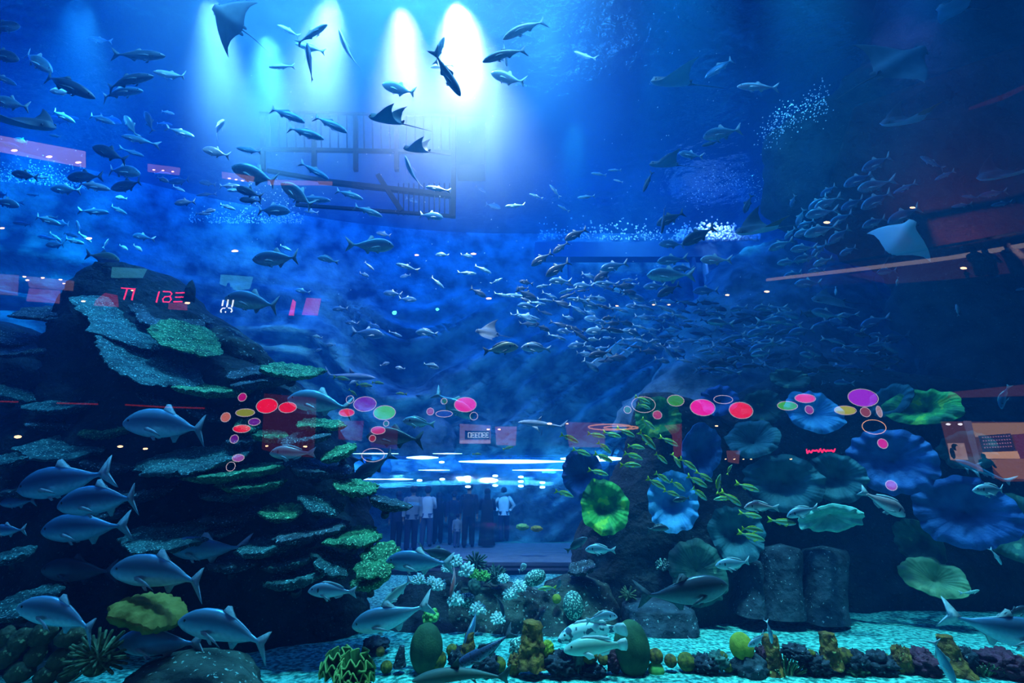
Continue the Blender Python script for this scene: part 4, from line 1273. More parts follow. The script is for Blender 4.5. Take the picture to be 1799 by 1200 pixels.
# ------------------------------------------------------------------ the walk-through tunnel with its visitors
WALK = surf('walkway_stone', (0.10, 0.14, 0.18), (0.16, 0.21, 0.25), scale=5, rough=0.5)
STEP = surf('dark_step', (0.008, 0.012, 0.02), (0.014, 0.02, 0.03), scale=5, rough=0.6)
TGLASS = clear_mix('tunnel_acrylic', 0.07, rough=0.05, tint=(0.93, 0.97, 1.0))
GLINT_STRIP = glow('tunnel_lamp', (0.55, 0.85, 1.0), 9.0)  # highlights on the acrylic, modelled as glowing tubes
GLINT_DOT = glow('tunnel_glint_dot', (0.7, 0.95, 1.0), 14.0)  # reflected dots on the acrylic, modelled as glowing beads
X0, X1 = -8.5, 5.5
b = MB()
b.box(((X0 + X1) / 2, 14.4, .03), (X1 - X0, 5.0, .06))
walk = tag(b.build('walkway', WALK, smooth=False), kind='structure')
b = MB()
b.box(((X0 + X1) / 2, 11.65, .06), (X1 - X0, .55, .12))
b.box(((X0 + X1) / 2 + .5, 11.2, .03), (X1 - X0, .4, .1))
tag(b.build('walkway_kerb', STEP, smooth=False), kind='structure')
tun = empty('viewing_tunnel', ((X0 + X1) / 2, 15.5, 0), 'clear acrylic walk-through tunnel crossing the tank between the two rock towers', 'tunnel')
rows = []
for i in range(25):
    an = PI * i / 24
    rows.append([Vector((x, -2.1 * math.cos(an), .1 + 3.0 * math.sin(an) ** .8)) for x in (X0 - (X0 + X1) / 2, 0, X1 - (X0 + X1) / 2)])
b = MB()
b.grid(rows)
b.grid([[p * 1.0 + Vector((0, (0.06 if p.y > 0 else -0.06), .06)) for p in r] for r in rows], flip=True)
b.build('acrylic_arch', TGLASS, tun)
for x in (-6.6, 5.0):
    b = MB()
    pts = [(x + 0.0, -2.16 * math.cos(PI * i / 24), .1 + 3.06 * math.sin(PI * i / 24) ** .8) for i in range(25)]
    b.tube(pts, .035, 8)
    b.build('rib', STEP, tun)

for k, (pxa, pxb, py, th, Y, en, lb) in enumerate(((806, 992, 811, 7, 15.2, 1, 'long reflected light streak along the tunnel roof'), (714, 770, 804, 6, 15.0, 1, 'short bright reflected streak on the tunnel roof toward the coral rock'), (985, 1098, 806, 10, 14.8, 1, 'brightest reflected streak at the tunnel end by the sponge tower'),
                                      (612, 690, 842, 2, 14.6, 0, 'thin light line low on the tunnel wall by the coral rock'), (676, 726, 842, 3, 14.4, 0, 'curved light line low on the tunnel wall'), (760, 812, 797, 2, 15.0, 0, 'thin light line above the tunnel roof streaks'), (900, 1000, 826, 3, 14.6, 0, 'slim light line under the brightest streak'), (620, 700, 797, 2, 15.0, 0, 'thin light line at the top of the tunnel by the coral rock'), (735, 790, 826, 2, 14.6, 0, 'broken light line below the short streak'))):
    a, c = at(pxa, py, Y), at(pxb, py, Y)
    b = MB()
    r_ = metres(th, py, Y) / 2
    n = 14
    b.tube([a.lerp(c, i / n) for i in range(n + 1)], [r_ * (.25 + .75 * math.sin(PI * i / n)) for i in range(n + 1)], 10)
    tag(b.build('lamp_tube', GLINT_STRIP), lb, 'lamp')
for k, (px, py) in enumerate(((737, 844), (822, 838), (822, 846), (822, 855), (870, 836), (870, 844), (870, 853), (915, 838), (915, 846), (915, 854), (953, 848), (777, 842), (776, 812), (953, 856))):
    b = MB()
    rr = metres(3.2, py, 14.6)
    b.ball((0, 0, 0), (rr * 1.5, rr, rr * .6), 10, 6)
    tag(b.build('lamp_spot', GLINT_DOT, loc=at(px, py, 14.6)), 'tiny white reflected spot on the tunnel in a short row of dots', 'lamp', 'reflected spots on the tunnel')
p0 = at(860, 815, 15.5)
lamp('tunnel_fill_light', 'AREA', (-.8, 16.75, 2.9), (-.8, 18.0, 1.2), 420, (0.10, 0.55, 1.0), shape='RECTANGLE', size=10, size_y=1.0)  # added fill, brightens the wall behind the visitors
lamp('tunnel_haze_fill_light', 'AREA', (-.5, 14.6, 3.35), (-.5, 14.6, 6), 160, (0.12, 0.6, 1.0), shape='RECTANGLE', size=9, size_y=.6)  # added fill, makes the water over the tunnel glow

CLOTH = {
    'black': surf('black_cloth', (0.008, 0.009, 0.012), (0.014, 0.015, 0.02), scale=9, rough=0.9),
    'white': surf('white_cloth', (0.62, 0.68, 0.72), (0.72, 0.77, 0.80), scale=9, rough=0.9),
    'navy': surf('navy_cloth', (0.012, 0.02, 0.05), (0.02, 0.03, 0.07), scale=9, rough=0.9),
    'jeans': surf('jeans_cloth', (0.05, 0.08, 0.16), (0.07, 0.11, 0.2), scale=9, rough=0.9),
    'grey': surf('grey_cloth', (0.20, 0.24, 0.28), (0.26, 0.3, 0.34), scale=9, rough=0.9),
}
SKIN_M = surf('skin', (0.36, 0.22, 0.15), (0.42, 0.27, 0.19), scale=6, rough=0.6)
HAIR_M = surf('hair', (0.012, 0.010, 0.010), (0.02, 0.017, 0.016), scale=14, rough=0.7)


def skinned(name, nodes, edges, mat, parent, root_i=0, sub=2):
    """one continuous surface grown over a skeleton of (place, radius) joints"""
    me = bpy.data.meshes.new(name)
    me.from_pydata([n[0] for n in nodes], edges, [])
    me.materials.append(mat)
    o = bpy.data.objects.new(name, me)
    COL.objects.link(o)
    if parent is not None:
        o.parent = parent
    md = o.modifiers.new('skin', 'SKIN')
    md.use_smooth_shade = True
    lay = me.skin_vertices[0].data if me.skin_vertices else None
    if lay is None:
        return o
    for i, n in enumerate(nodes):
        r = n[1] if hasattr(n[1], '__len__') else (n[1], n[1])
        lay[i].radius = r
        lay[i].use_root = (i == root_i)
    s = o.modifiers.new('smooth', 'SUBSURF')
    s.levels = s.render_levels = sub
    return o


def person(px, py_feet, height, turn, pose, top, legs, label, hairlen='short', robe=False, stride=0.06, scarf=False):
    """standing visitor, back to the viewer when turn is 0 (facing +y)"""
    p = on_floor(px, py_feet, 0.06)
    k = height / 1.75
    root = empty('person', p, label, 'person', 'visitors in the tunnel')
    root.rotation_euler = (0, 0, turn)
    root.scale = (k, k, k)
    nd, ed = [], []

    def add(q, r, to=None):
        nd.append((Vector(q), r))
        if to is not None:
            ed.append((to, len(nd) - 1))
        return len(nd) - 1
    pel = add((0, 0, .93), (.15, .11))
    wa = add((0, 0, 1.08), (.135, .10), pel)
    ch = add((0, .01, 1.28), (.16, .115), wa)
    nb = add((0, 0, 1.44), (.075, .07), ch)
    nk = add((0, .01, 1.51), (.055, .058), nb)
    hd0 = add((0, .02, 1.58), (.072, .085), nk)
    hd1 = add((0, .015, 1.66), (.078, .095), hd0)
    add((0, .005, 1.735), (.05, .06), hd1)
    feet = []
    for s in (-1, 1):
        hp = add((s * .09, 0, .86), (.095, .10), pel)
        kn = add((s * .10, s * stride * .5 + .01, .50), (.062, .066), hp)
        an_ = add((s * .105, s * stride - .02, .09), (.042, .045), kn)
        to = add((s * .12, s * stride + .12, .035), (.042, .03), an_)
        feet.append(to)
        sh = add((s * .185, 0, 1.40), (.062, .065), ch)
        if pose == 'hips':
            el, wr, hn = (s * .36, -.06, 1.16), (s * .20, -.03, .98), (s * .145, .02, .95)
        elif pose == 'hold':
            el, wr, hn = (s * .24, .02, 1.14), (s * .12, .22, 1.22), (s * .07, .28, 1.25)
        else:
            el, wr, hn = (s * .235, -.02, 1.12), (s * .245, .03, .88), (s * .245, .05, .81)
        e = add(el, (.046, .048), sh)
        w = add(wr, (.030, .032), e)
        h = add(hn, (.040, .022), w)
        d = (Vector(hn) - Vector(wr)).normalized()
        for f_ in range(5):
            sx = (f_ - 1.6) * .019
            side_v = Vector((0, 1, 0)) if abs(d.y) < .8 else Vector((1, 0, 0))
            L = (.045, .075, .082, .076, .058)[f_]
            q1 = Vector(hn) + side_v * sx + d * (.035 if f_ else .0)
            q2 = q1 + d * L * .5 + side_v * (.0 if f_ else -.022)
            q3 = q2 + d * L * .45 + Vector((-s * .014, 0, 0))
            i1 = add(q2, .0095, h)
            add(q3, .008, i1)
    skinned('body', nd, ed, SKIN_M, root, 0)
    hb = MB()
    long = hairlen == 'long'
    hb.ball((0, -.012, 1.67), (.108, .128, .115), 16, 12, lambda d: 1.0 if (d.y < .35 or d.z > .45) else .80)
    if long:
        hb.ball((0, -.06, 1.5), (.10, .06, .16), 14, 10)
    hb.build('headscarf' if scarf else 'hair', CLOTH['black'] if scarf else HAIR_M, root)
    # clothes
    if robe:
        rb = MB()
        rows_ = []
        for z, rx, ry in ((1.46, .10, .09), (1.40, .19, .12), (1.2, .20, .145), (1.0, .19, .15), (.7, .22, .17), (.35, .25, .20), (.05, .27, .22)):
            rows_.append([Vector((rx * math.cos(2 * PI * j / 24) * (1 + .03 * math.sin(7 * 2 * PI * j / 24) * (1.4 - z)), ry * math.sin(2 * PI * j / 24) * (1 + .03 * math.sin(7 * 2 * PI * j / 24) * (1.4 - z)), z)) for j in range(24)])
        rb.grid(rows_, close_u=True)
        rb.build('robe', CLOTH[top], root)
    else:
        def shell(table):
            return [[Vector((cx + rx * math.cos(2 * PI * j / 20), cy + ry * math.sin(2 * PI * j / 20), z)) for j in range(20)] for cx, cy, z, rx, ry in table]
        sh_ = MB()
        sh_.grid(shell([(0, .01, 1.47, .075, .075), (0, .01, 1.43, .15, .11), (0, .01, 1.36, .205, .135), (0, .01, 1.22, .20, .14), (0, 0, 1.08, .178, .13), (0, 0, .95, .185, .14), (0, 0, .84, .195, .15)]), close_u=True)
        sh_.build('shirt', CLOTH[top], root)
        tr = MB()
        for s in (-1, 1):
            tr.grid(shell([(s * .02, 0, .97, .165, .135), (s * .06, 0, .86, .125, .135), (s * .09, 0, .76, .105, .115), (s * .10, s * stride * .5 + .01, .50, .085, .092), (s * .105, s * stride - .015, .08, .075, .085)]), close_u=True)
        tr.build('trousers', CLOTH[legs], root)
    for s in (-1, 1):
        if pose == 'hips':
            el, wr = Vector((s * .36, -.06, 1.16)), Vector((s * .22, -.035, 1.0))
        elif pose == 'hold':
            el, wr = Vector((s * .24, .02, 1.14)), Vector((s * .14, .19, 1.205))
        else:
            el, wr = Vector((s * .235, -.02, 1.12)), Vector((s * .244, .02, .92))
        sl = MB()
        sl.tube([Vector((s * .14, 0, 1.41)), Vector((s * .19, 0, 1.395)), el, wr], [.07, .076, .06, .046], 12)
        sl.build('sleeve', CLOTH[top], root)
        if not robe:
            shoe = MB()
            shoe.ball((s * .115, s * stride + .05, .045), (.052, .13, .045), 12, 8)
            shoe.build('shoe', CLOTH['black'], root)
    return root


person(720, 968, 1.82, .2, 'down', 'grey', 'navy', 'tall person in a pale striped long shirt standing nearest the coral rock')
person(747, 961, 1.80, -.1, 'hold', 'white', 'jeans', 'person in a white shirt and jeans with arms held forward')
person(768, 956, 1.62, .1, 'down', 'black', 'black', 'person dressed all in black beside the white shirt and jeans', 'long')
person(795, 957, 1.66, .3, 'down', 'navy', 'navy', 'person in dark blue close to the broad-shouldered one', 'short')
person(822, 962, 1.90, 0, 'down', 'black', 'black', 'broad-shouldered tall person in dark clothes at the middle of the group')
person(855, 961, 1.74, .1, 'hold', 'black', None, 'person in a long black robe and headscarf', 'long', robe=True, scarf=True)
person(885, 951, 1.80, 0, 'hips', 'white', 'navy', 'person in white shirt and dark trousers standing with hands on the waist')
person(694, 966, 1.66, .4, 'down', 'navy', 'black', 'dim person in dark clothes half hidden by the coral rock', 'long')
person(802, 962, 0.98, .2, 'down', 'grey', 'jeans', 'small child in grey beside the broad-shouldered person')
# ------------------------------------------------------------------ steel cage, window beam, bubbles
STEEL_M = surf('dark_steel', (0.002, 0.004, 0.009), (0.004, 0.007, 0.014), scale=6, rough=0.9, spec=0.05)
cage = empty('steel_cage', at(630, 300, 10.6), 'dark steel cage of bars and beams hanging in the blue under the surface', 'cage')
Yc = 10.6


def bar(x0, y0, x1, y1, w, name, Y=Yc, deep=None):
    a, c = at(x0, y0, Y), at(x1, y1, Y)
    o = cage.location
    d = c - a
    b = MB()
    q = d.to_track_quat('X', 'Z').to_matrix()
    t = metres(w, (y0 + y1) / 2, Y)
    b.box((a + c) / 2 - o, (d.length, deep or t, t), q)
    return b.build(name, STEEL_M, cage, smooth=False)


bar(448, 262, 800, 268, 6, 'beam')
bar(456, 196, 800, 204, 4, 'beam')
bar(560, 318, 800, 345, 8, 'beam')
bar(520, 360, 796, 380, 5, 'beam')
for x in (462, 552, 625, 697, 797):
    bar(x, 205, x, 300, 7, 'post')
for x in range(474, 796, 15):
    if min(abs(x - q) for q in (462, 552, 625, 697, 797)) > 5:
        bar(x, 204, x + 1, 264, 2, 'rod')
for x in range(700, 797, 9):
    bar(x, 322, x, 378, 2, 'rod')
bar(797, 300, 796, 382, 8, 'post')
bar(664, 308, 706, 372, 8, 'brace')
bar(470, 300, 640, 330, 6, 'beam')
a, c = at(806, 222, 12.0), at(852, 304, 12.0)
b = MB()
b.box((0, 0, 0), (c.x - a.x, .8, a.z - c.z))
tag(b.build('hanging_box', surf('black_steel', (0.003, 0.005, 0.01), rough=0.9), smooth=False, loc=(a + c) / 2), 'dark box hanging beside the steel cage', 'box')

beam_m = surf('painted_wall', (0.03, 0.09, 0.20), (0.04, 0.11, 0.24), scale=3, rough=0.8)
pale_m = surf('pale_post', (0.22, 0.42, 0.60), (0.26, 0.48, 0.66), scale=3, rough=0.8)
a, c = at(940, 426, 16.6), at(1262, 452, 16.6)
b = MB()
b.box(((a.x + c.x) / 2, 16.8, (a.z + c.z) / 2), (c.x - a.x, .5, a.z - c.z))
tag(b.build('trim_1', beam_m, smooth=False), kind='structure')
for x, w, m in ((1247, 20, pale_m), (1226, 10, beam_m), (1002, 8, beam_m)):
    a, c = at(x - w / 2, 452, 16.6), at(x + w / 2, 560, 16.6)
    b = MB()
    b.box(((a.x + c.x) / 2, 16.75, (a.z + c.z) / 2), (c.x - a.x, .35, a.z - c.z))
    tag(b.build('trim_2', m, smooth=False), kind='structure')

BUB = surf('foam', (0.85, 0.95, 1.0), (0.95, 1.0, 1.0), scale=3, rough=0.4)


def bubbles(name, n, fn, Y, rr, label, seed):
    r = random.Random(seed)
    b = MB()
    for _ in range(n):
        px, py = fn(r)
        y = Y + r.uniform(-.5, .5)
        q = metres(r.uniform(*rr), py, y)
        b.ball(at(px, py, y), q, 6, 4)
    return tag(b.build(name, BUB), label, 'bubbles', kind='stuff')


bubbles('bubbles', 420, lambda r: (r.uniform(945, 1290), 422 - abs(r.gauss(0, 14))), 16.4, (.7, 1.8), 'line of white bubbles sparkling above the window beam', 1)
bubbles('foam', 700, lambda r: (lambda x: (x, 422 - abs(r.gauss(0, 9)) * (1.4 - abs(x - 1260) / 120)))(r.uniform(1190, 1335)), 16.4, (1.2, 3.0), 'white foam heap at the end of the window beam', 2)
bubbles('bubbles', 260, lambda r: (lambda t: (1215 + 130 * t + r.gauss(0, 10), 350 - 35 * math.sin(t * PI) + r.gauss(0, 14)))(r.random()), 12.0, (.4, 1.1), 'scattered bubbles beside the overhanging rock', 3)
bubbles('bubbles', 330, lambda r: (lambda t: (1340 + 110 * t + r.gauss(0, 8), 235 - 62 * t + r.gauss(0, 15)))(r.random()), 8.2, (.5, 1.4), 'cyan bubble plume clinging to the upper edge of the overhang', 4)
bubbles('bubbles', 220, lambda r: (r.uniform(430, 1340), r.uniform(20, 540)), 9.0, (.35, .8), 'fine specks drifting in the open water', 5)
bubbles('bubbles', 90, lambda r: (r.gauss(470, 30), r.gauss(345, 18)), 10.5, (.4, .9), 'small bubbles rising beside the steel cage', 6)
bubbles('foam', 500, lambda r: (lambda x: (x, 392 - abs(r.gauss(0, 12))))(r.uniform(330, 535)), 15.6, (.5, 1.3), 'pale specks standing for the glow at the far waterline under the cage', 7)  # beads put in to imitate a smooth glow at the waterline
bubbles('foam', 600, lambda r: (lambda x: (x, 318 + x * .10 - abs(r.gauss(0, 20))))(r.uniform(-40, 150)), 12.4, (.5, 1.3), 'cyan specks standing for the glow along the far waterline at the left', 8)  # beads added in place of the smooth cyan glow here
lamp('foam_spot_light', 'SPOT', at(1110, 330, 14.5), at(1110, 420, 16.5), 900, (0.25, 0.8, 1.0), spot_size=math.radians(120), spot_blend=1.0, shadow_soft_size=.3)
lamp('foam_spot_light', 'SPOT', at(1255, 360, 15.0), at(1255, 420, 16.5), 700, (0.7, 0.85, 1.0), spot_size=math.radians(80), spot_blend=1.0, shadow_soft_size=.3)
lamp('foam_spot_light', 'SPOT', at(430, 330, 14.0), at(430, 390, 15.6), 350, (0.1, 0.75, 1.0), spot_size=math.radians(110), spot_blend=1.0, shadow_soft_size=.3)
lamp('foam_spot_light', 'SPOT', at(40, 240, 10.8), at(40, 320, 12.4), 450, (0.05, 0.8, 1.0), spot_size=math.radians(120), spot_blend=1.0, shadow_soft_size=.3)
lamp('plume_spot_light', 'SPOT', at(1390, 130, 7.6), at(1400, 215, 8.3), 120, (0.1, 0.75, 1.0), spot_size=math.radians(100), spot_blend=1.0, shadow_soft_size=.2)
lamp('violet_spot_light', 'SPOT', at(1600, -90, 6.9), at(1590, 60, 8.2), 600, (0.35, 0.25, 1.0), spot_size=math.radians(70), spot_blend=1.0, shadow_soft_size=.2)
# ------------------------------------------------------------------ the hall behind the viewer: what the pane mirrors


def in_hall(px, py, Yv):
    """the place in the hall whose mirror image shows at (px, py); Yv: how far away the image seems"""
    p = at(px, py, Yv)
    return Vector((p.x, 2 * Y_GLASS - 0.1 - p.y, p.z))


GK = 1.0 / 0.16
_glow = {}


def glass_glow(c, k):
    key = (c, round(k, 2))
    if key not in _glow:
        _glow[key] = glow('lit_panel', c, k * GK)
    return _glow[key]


RIM = glow('rim_light', (0.9, 0.72, 0.85), 0.38 * GK)
RIM_O = glow('warm_rim_light', (1.0, 0.5, 0.28), 0.6 * GK)
HUE = {'magenta': (0.72, 0.0, 0.26), 'pink': (0.72, 0.02, 0.2), 'red': (0.75, 0.0, 0.02), 'purple': (0.26, 0.01, 0.5), 'green': (0.06, 0.45, 0.0), 'olive': (0.36, 0.42, 0.01), 'yellow': (0.42, 0.44, 0.02),
       'salmon': (0.85, 0.22, 0.16), 'rust': (0.32, 0.06, 0.07), 'tan': (0.4, 0.2, 0.14), 'blue': (0.03, 0.06, 0.55), 'violet': (0.5, 0.12, 0.6)}
DS = [
    (429, 699, 14, 14, 'magenta', .5), (434, 726, 32, 13, 'olive', .5), (472, 714, 36, 25, 'red', 1), (508, 717, 30, 18, 'red', .9), (400, 734, 16, 16, 'salmon', .5), (450, 742, 20, 12, 'purple', .4), (428, 754, 30, 13, 'red', .9),
    (415, 772, 14, 14, 'purple', .35), (422, 805, 20, 12, 'violet', .5), (409, 820, 15, 15, None, 0), (611, 726, 26, 13, 'red', .8), (617, 703, 13, 13, None, 0), (643, 711, 38, 25, 'purple', .45), (677, 726, 37, 24, 'green', .9),
    (680, 745, 9, 9, 'green', .2), (666, 757, 24, 13, 'pink', .6), (656, 771, 11, 11, 'red', .3), (657, 800, 38, 22, None, 0), (818, 712, 37, 25, 'magenta', .9), (757, 724, 12, 12, 'red', .3), (781, 728, 28, 11, 'blue', .25),
    (833, 732, 13, 13, None, 0), (781, 706, 10, 10, 'green', .2), (1101, 721, 12, 12, 'green', .25), (1129, 712, 40, 27, None, 0), (1153, 730, 15, 14, 'magenta', .45), (1185, 705, 28, 19, 'green', .45), (1232, 717, 42, 28, 'magenta', 1),
    (1268, 703, 32, 14, None, 0), (1299, 722, 40, 28, 'red', .95), (1411, 701, 35, 15, 'pink', .9), (1380, 714, 34, 15, 'green', .7), (1418, 721, 14, 14, 'magenta', .3), (1512, 700, 51, 30, 'purple', 1), (1481, 722, 37, 15, 'yellow', .7),
    (1516, 725, 17, 16, 'rust', .6), (1540, 724, 9, 19, 'tan', .7), (1531, 751, 40, 24, 'amber ring', 0), (1546, 780, 17, 16, 'magenta', .7), (1561, 853, 19, 16, 'magenta', .35),
]
for rk, i in enumerate(sorted(range(len(DS)), key=lambda i: DS[i][0])):
    px, py, w, h, hue, k = DS[i]
    Yv = 16.0
    p = in_hall(px, py, Yv)
    A, B = metres(w, py, Yv) / 2, metres(h, py, Yv) / 2
    nm = 'empty ring' if hue is None else hue if 'ring' in (hue or '') else hue
    root = empty('sign_disc', p, f'{nm} lit oval of the hall sign mirrored in the pane, {ORD[rk]} from the left', 'sign', 'oval signs mirrored in the pane')
    if hue in HUE:
        b = MB()
        b.ball((0, 0, 0), (A, .03, B), 28, 12)
        b.build('lit_panel', glass_glow(HUE[hue], k), root)
    b = MB()
    pts = [(A * 1.03 * math.cos(2 * PI * j / 40), 0.02, B * 1.03 * math.sin(2 * PI * j / 40)) for j in range(41)]
    b.tube(pts, 0.013, 6)
    b.build('rim', RIM_O if hue == 'amber ring' else RIM, root)


def neon(strokes, Yv, rad, mat, label, name='neon_sign', cat='sign', scale=None):
    """sign of glass tubes following strokes given as photo points"""
    b = MB()
    for s in strokes:
        b.tube([in_hall(x, y, Yv) for x, y in s], rad, 6)
    return tag(b.build(name, mat), label, cat)


RED = glow('red_neon', (1.0, 0.02, 0.12), 1.0 * GK)
DEEP = glow('dim_red_neon', (0.9, 0.06, 0.03), 0.10 * GK)
WHT = glow('white_sign', (0.85, 0.95, 1.0), 0.9 * GK)
neon([[(217, 508), (241, 509.5)], [(227, 509), (224, 519), (221, 528)], [(240, 510), (237, 520), (235, 529)],
      [(283, 514), (280, 524), (278, 533)], [(290, 514), (302, 514.5), (305, 518), (302, 522.5), (293, 523), (289, 527), (290, 532), (300, 532.5), (304, 528), (302, 523)],
      [(312, 516.5), (327, 516)], [(311, 524), (325, 523.5)], [(308, 532), (323, 531.5)]], 17.0, .028, RED, 'red neon shop lettering mirrored over the rock tower summit')
neon([[(395, 529), (393, 539)], [(403.5, 528.5), (401, 541)], [(412.5, 529), (410, 541.5)], [(398, 543), (393, 543.5), (390.5, 547), (391, 550.5)], [(398.5, 549), (399, 550.5)], [(404, 542.5), (409, 544), (410, 548), (408, 550.5)]], 17.0, .028, WHT, 'white shop sign strokes mirrored beside a silver trevally')
sq = [(1414, 789)]
for k in range(1, 40):
    sq.append((1414 + 50 * k / 39, 791.5 + 3.2 * math.sin(k * 1.25) * (.5 + .5 * math.cos(k * .31)) + (2 if k < 8 else 0)))
neon([sq, [(x, y + 1.5) for x, y in sq]], 17.0, .022, RED, 'red script neon mirrored among the dusky cup sponges')
neon([[(0, 706), (36, 707)]], 17, .03, DEEP, 'short red light line mirrored at the left picture edge')
neon([[(105, 709), (176, 711)]], 17, .03, DEEP, 'red light line mirrored across a thin plate coral')
neon([[(224, 712), (290, 716), (362, 718)]], 17, .03, DEEP, 'long red light line mirrored above the big silver trevally')
ORNG = glow('amber_ring_light', (1.0, 0.42, 0.2), 0.4 * GK)
neon([[(1071 + 38 * math.cos(2 * PI * k / 40), 751 + 5 * math.sin(2 * PI * k / 40)) for k in range(41)]], 17, .025, ORNG, 'big amber ring lamp mirrored beside the sponge tower')
neon([[(1090 + 30 * math.cos(2 * PI * k / 40), 752 + 2.8 * math.sin(2 * PI * k / 40)) for k in range(41)]], 17, .025, ORNG, 'inner amber ring lamp mirrored beside the sponge tower')


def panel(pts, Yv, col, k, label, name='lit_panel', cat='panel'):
    """a self-glowing board whose four corners mirror at photo points"""
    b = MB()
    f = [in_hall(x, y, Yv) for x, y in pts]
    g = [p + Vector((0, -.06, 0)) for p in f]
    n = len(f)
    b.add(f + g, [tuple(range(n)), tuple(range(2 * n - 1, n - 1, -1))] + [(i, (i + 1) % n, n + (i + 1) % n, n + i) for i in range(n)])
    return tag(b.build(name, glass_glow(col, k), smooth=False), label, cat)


PINK = (0.42, 0.24, 0.26)
for pts, col, k, lb in (
        ([(0, 240), (152, 268), (152, 296), (0, 268)], (0.45, 0.32, 0.40), .35, 'pinkish ceiling band mirrored at the upper left under the ray'),
        ([(262, 290), (318, 297), (316, 309), (262, 303)], PINK, .22, 'small pinkish ceiling patch mirrored below the upper left shoal'),
        ([(392, 304), (448, 312), (446, 322), (392, 315)], PINK, .25, 'small pinkish ceiling patch mirrored by the white-backed trevally'),
        ([(472, 318), (585, 321), (584, 327), (472, 326)], PINK, .25, 'thin pinkish strip mirrored below the steel cage'),
        ([(0, 483), (35, 485), (33, 520), (0, 518)], PINK, .12, 'pinkish shop window mirrored at the left picture edge'),
        ([(50, 487), (132, 495), (130, 512), (55, 506)], PINK, .14, 'pinkish shop ceiling mirrored above the thin plate corals'),
        ([(55, 508), (108, 512), (106, 534), (50, 530)], (0.40, 0.16, 0.28), .2, 'pinkish shop window mirrored just above the topmost plate coral'),
        ([(200, 471), (260, 474), (252, 489), (198, 489)], (0.05, 0.36, 0.5), .28, 'teal screen mirrored behind the rock summit'),
        ([(390, 484), (446, 488), (440, 508), (418, 512), (388, 500)], (0.05, 0.42, 0.52), .3, 'teal screen mirrored above the white sign strokes'),
        ([(172, 528), (188, 516), (208, 520), (210, 540), (168, 538)], (0.6, 0.03, 0.10), .16, 'dim red window mirrored beside the red neon lettering'),
        ([(299, 534), (330, 534), (330, 546), (298, 544)], (0.6, 0.08, 0.16), .16, 'dim red patch mirrored under the red neon lettering'),
        ([(516, 527), (521, 531), (517, 555), (509, 555)], (0.9, 0.03, 0.12), .5, 'narrow red bottle-shaped panel mirrored in mid water'),
        ([(540, 525), (565, 526), (559, 555), (532, 554)], (0.8, 0.03, 0.12), .22, 'square red panel mirrored beside the narrow red one'),
        ([(466, 692), (556, 700), (556, 738), (552, 804), (500, 800), (462, 790)], (0.30, 0.03, 0.03), .07, 'dim reddish shop front mirrored over the coral shelves'),
        ([(596, 740), (640, 740), (636, 775), (596, 772)], (0.5, 0.03, 0.12), .07, 'dim red shop window mirrored above the tunnel end'),
        ([(650, 752), (700, 748), (698, 790), (652, 785)], (0.35, 0.05, 0.2), .05, 'dim magenta window mirrored above the tunnel'),
        ([(808, 745), (862, 748), (862, 780), (808, 780)], (0.40, 0.30, 0.50), .20, 'shop front with a dark name board mirrored above the tunnel'),
        ([(870, 750), (908, 750), (906, 783), (872, 782)], (0.45, 0.22, 0.40), .22, 'pinkish shop window with lamp mirrored above the tunnel'),
        ([(992, 742), (1062, 744), (1062, 786), (1000, 786)], (0.50, 0.20, 0.22), .10, 'pale reddish window mirrored behind the snapper troop'),
        ([(1166, 748), (1196, 745), (1197, 800), (1184, 806), (1180, 765)], (0.6, 0.10, 0.08), .09, 'red figure-shaped display mirrored beside the deep blue cup sponge'),
        ([(1275, 792), (1298, 792), (1296, 815), (1278, 812)], (0.4, 0.14, 0.12), .14, 'small reddish window mirrored beside the teal cup sponge'),
        ([(1664, 690), (1799, 676), (1799, 696), (1664, 700)], (0.30, 0.10, 0.10), .09, 'reddish brown fascia band mirrored above the lit shop'),
        ([(1700, 191), (1760, 168), (1799, 150), (1799, 158), (1762, 176), (1702, 195)], (0.3, 0.05, 0.04), .04, 'thin reddish rail mirrored high at the right edge'),
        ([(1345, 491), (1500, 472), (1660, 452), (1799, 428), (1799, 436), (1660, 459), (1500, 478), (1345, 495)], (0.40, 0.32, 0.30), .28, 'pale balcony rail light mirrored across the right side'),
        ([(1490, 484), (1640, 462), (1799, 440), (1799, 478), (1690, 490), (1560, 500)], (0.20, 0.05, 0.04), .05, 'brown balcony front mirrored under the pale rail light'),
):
    panel(pts, 19.0 if 'wall' in lb else 18.5, col, k, lb)

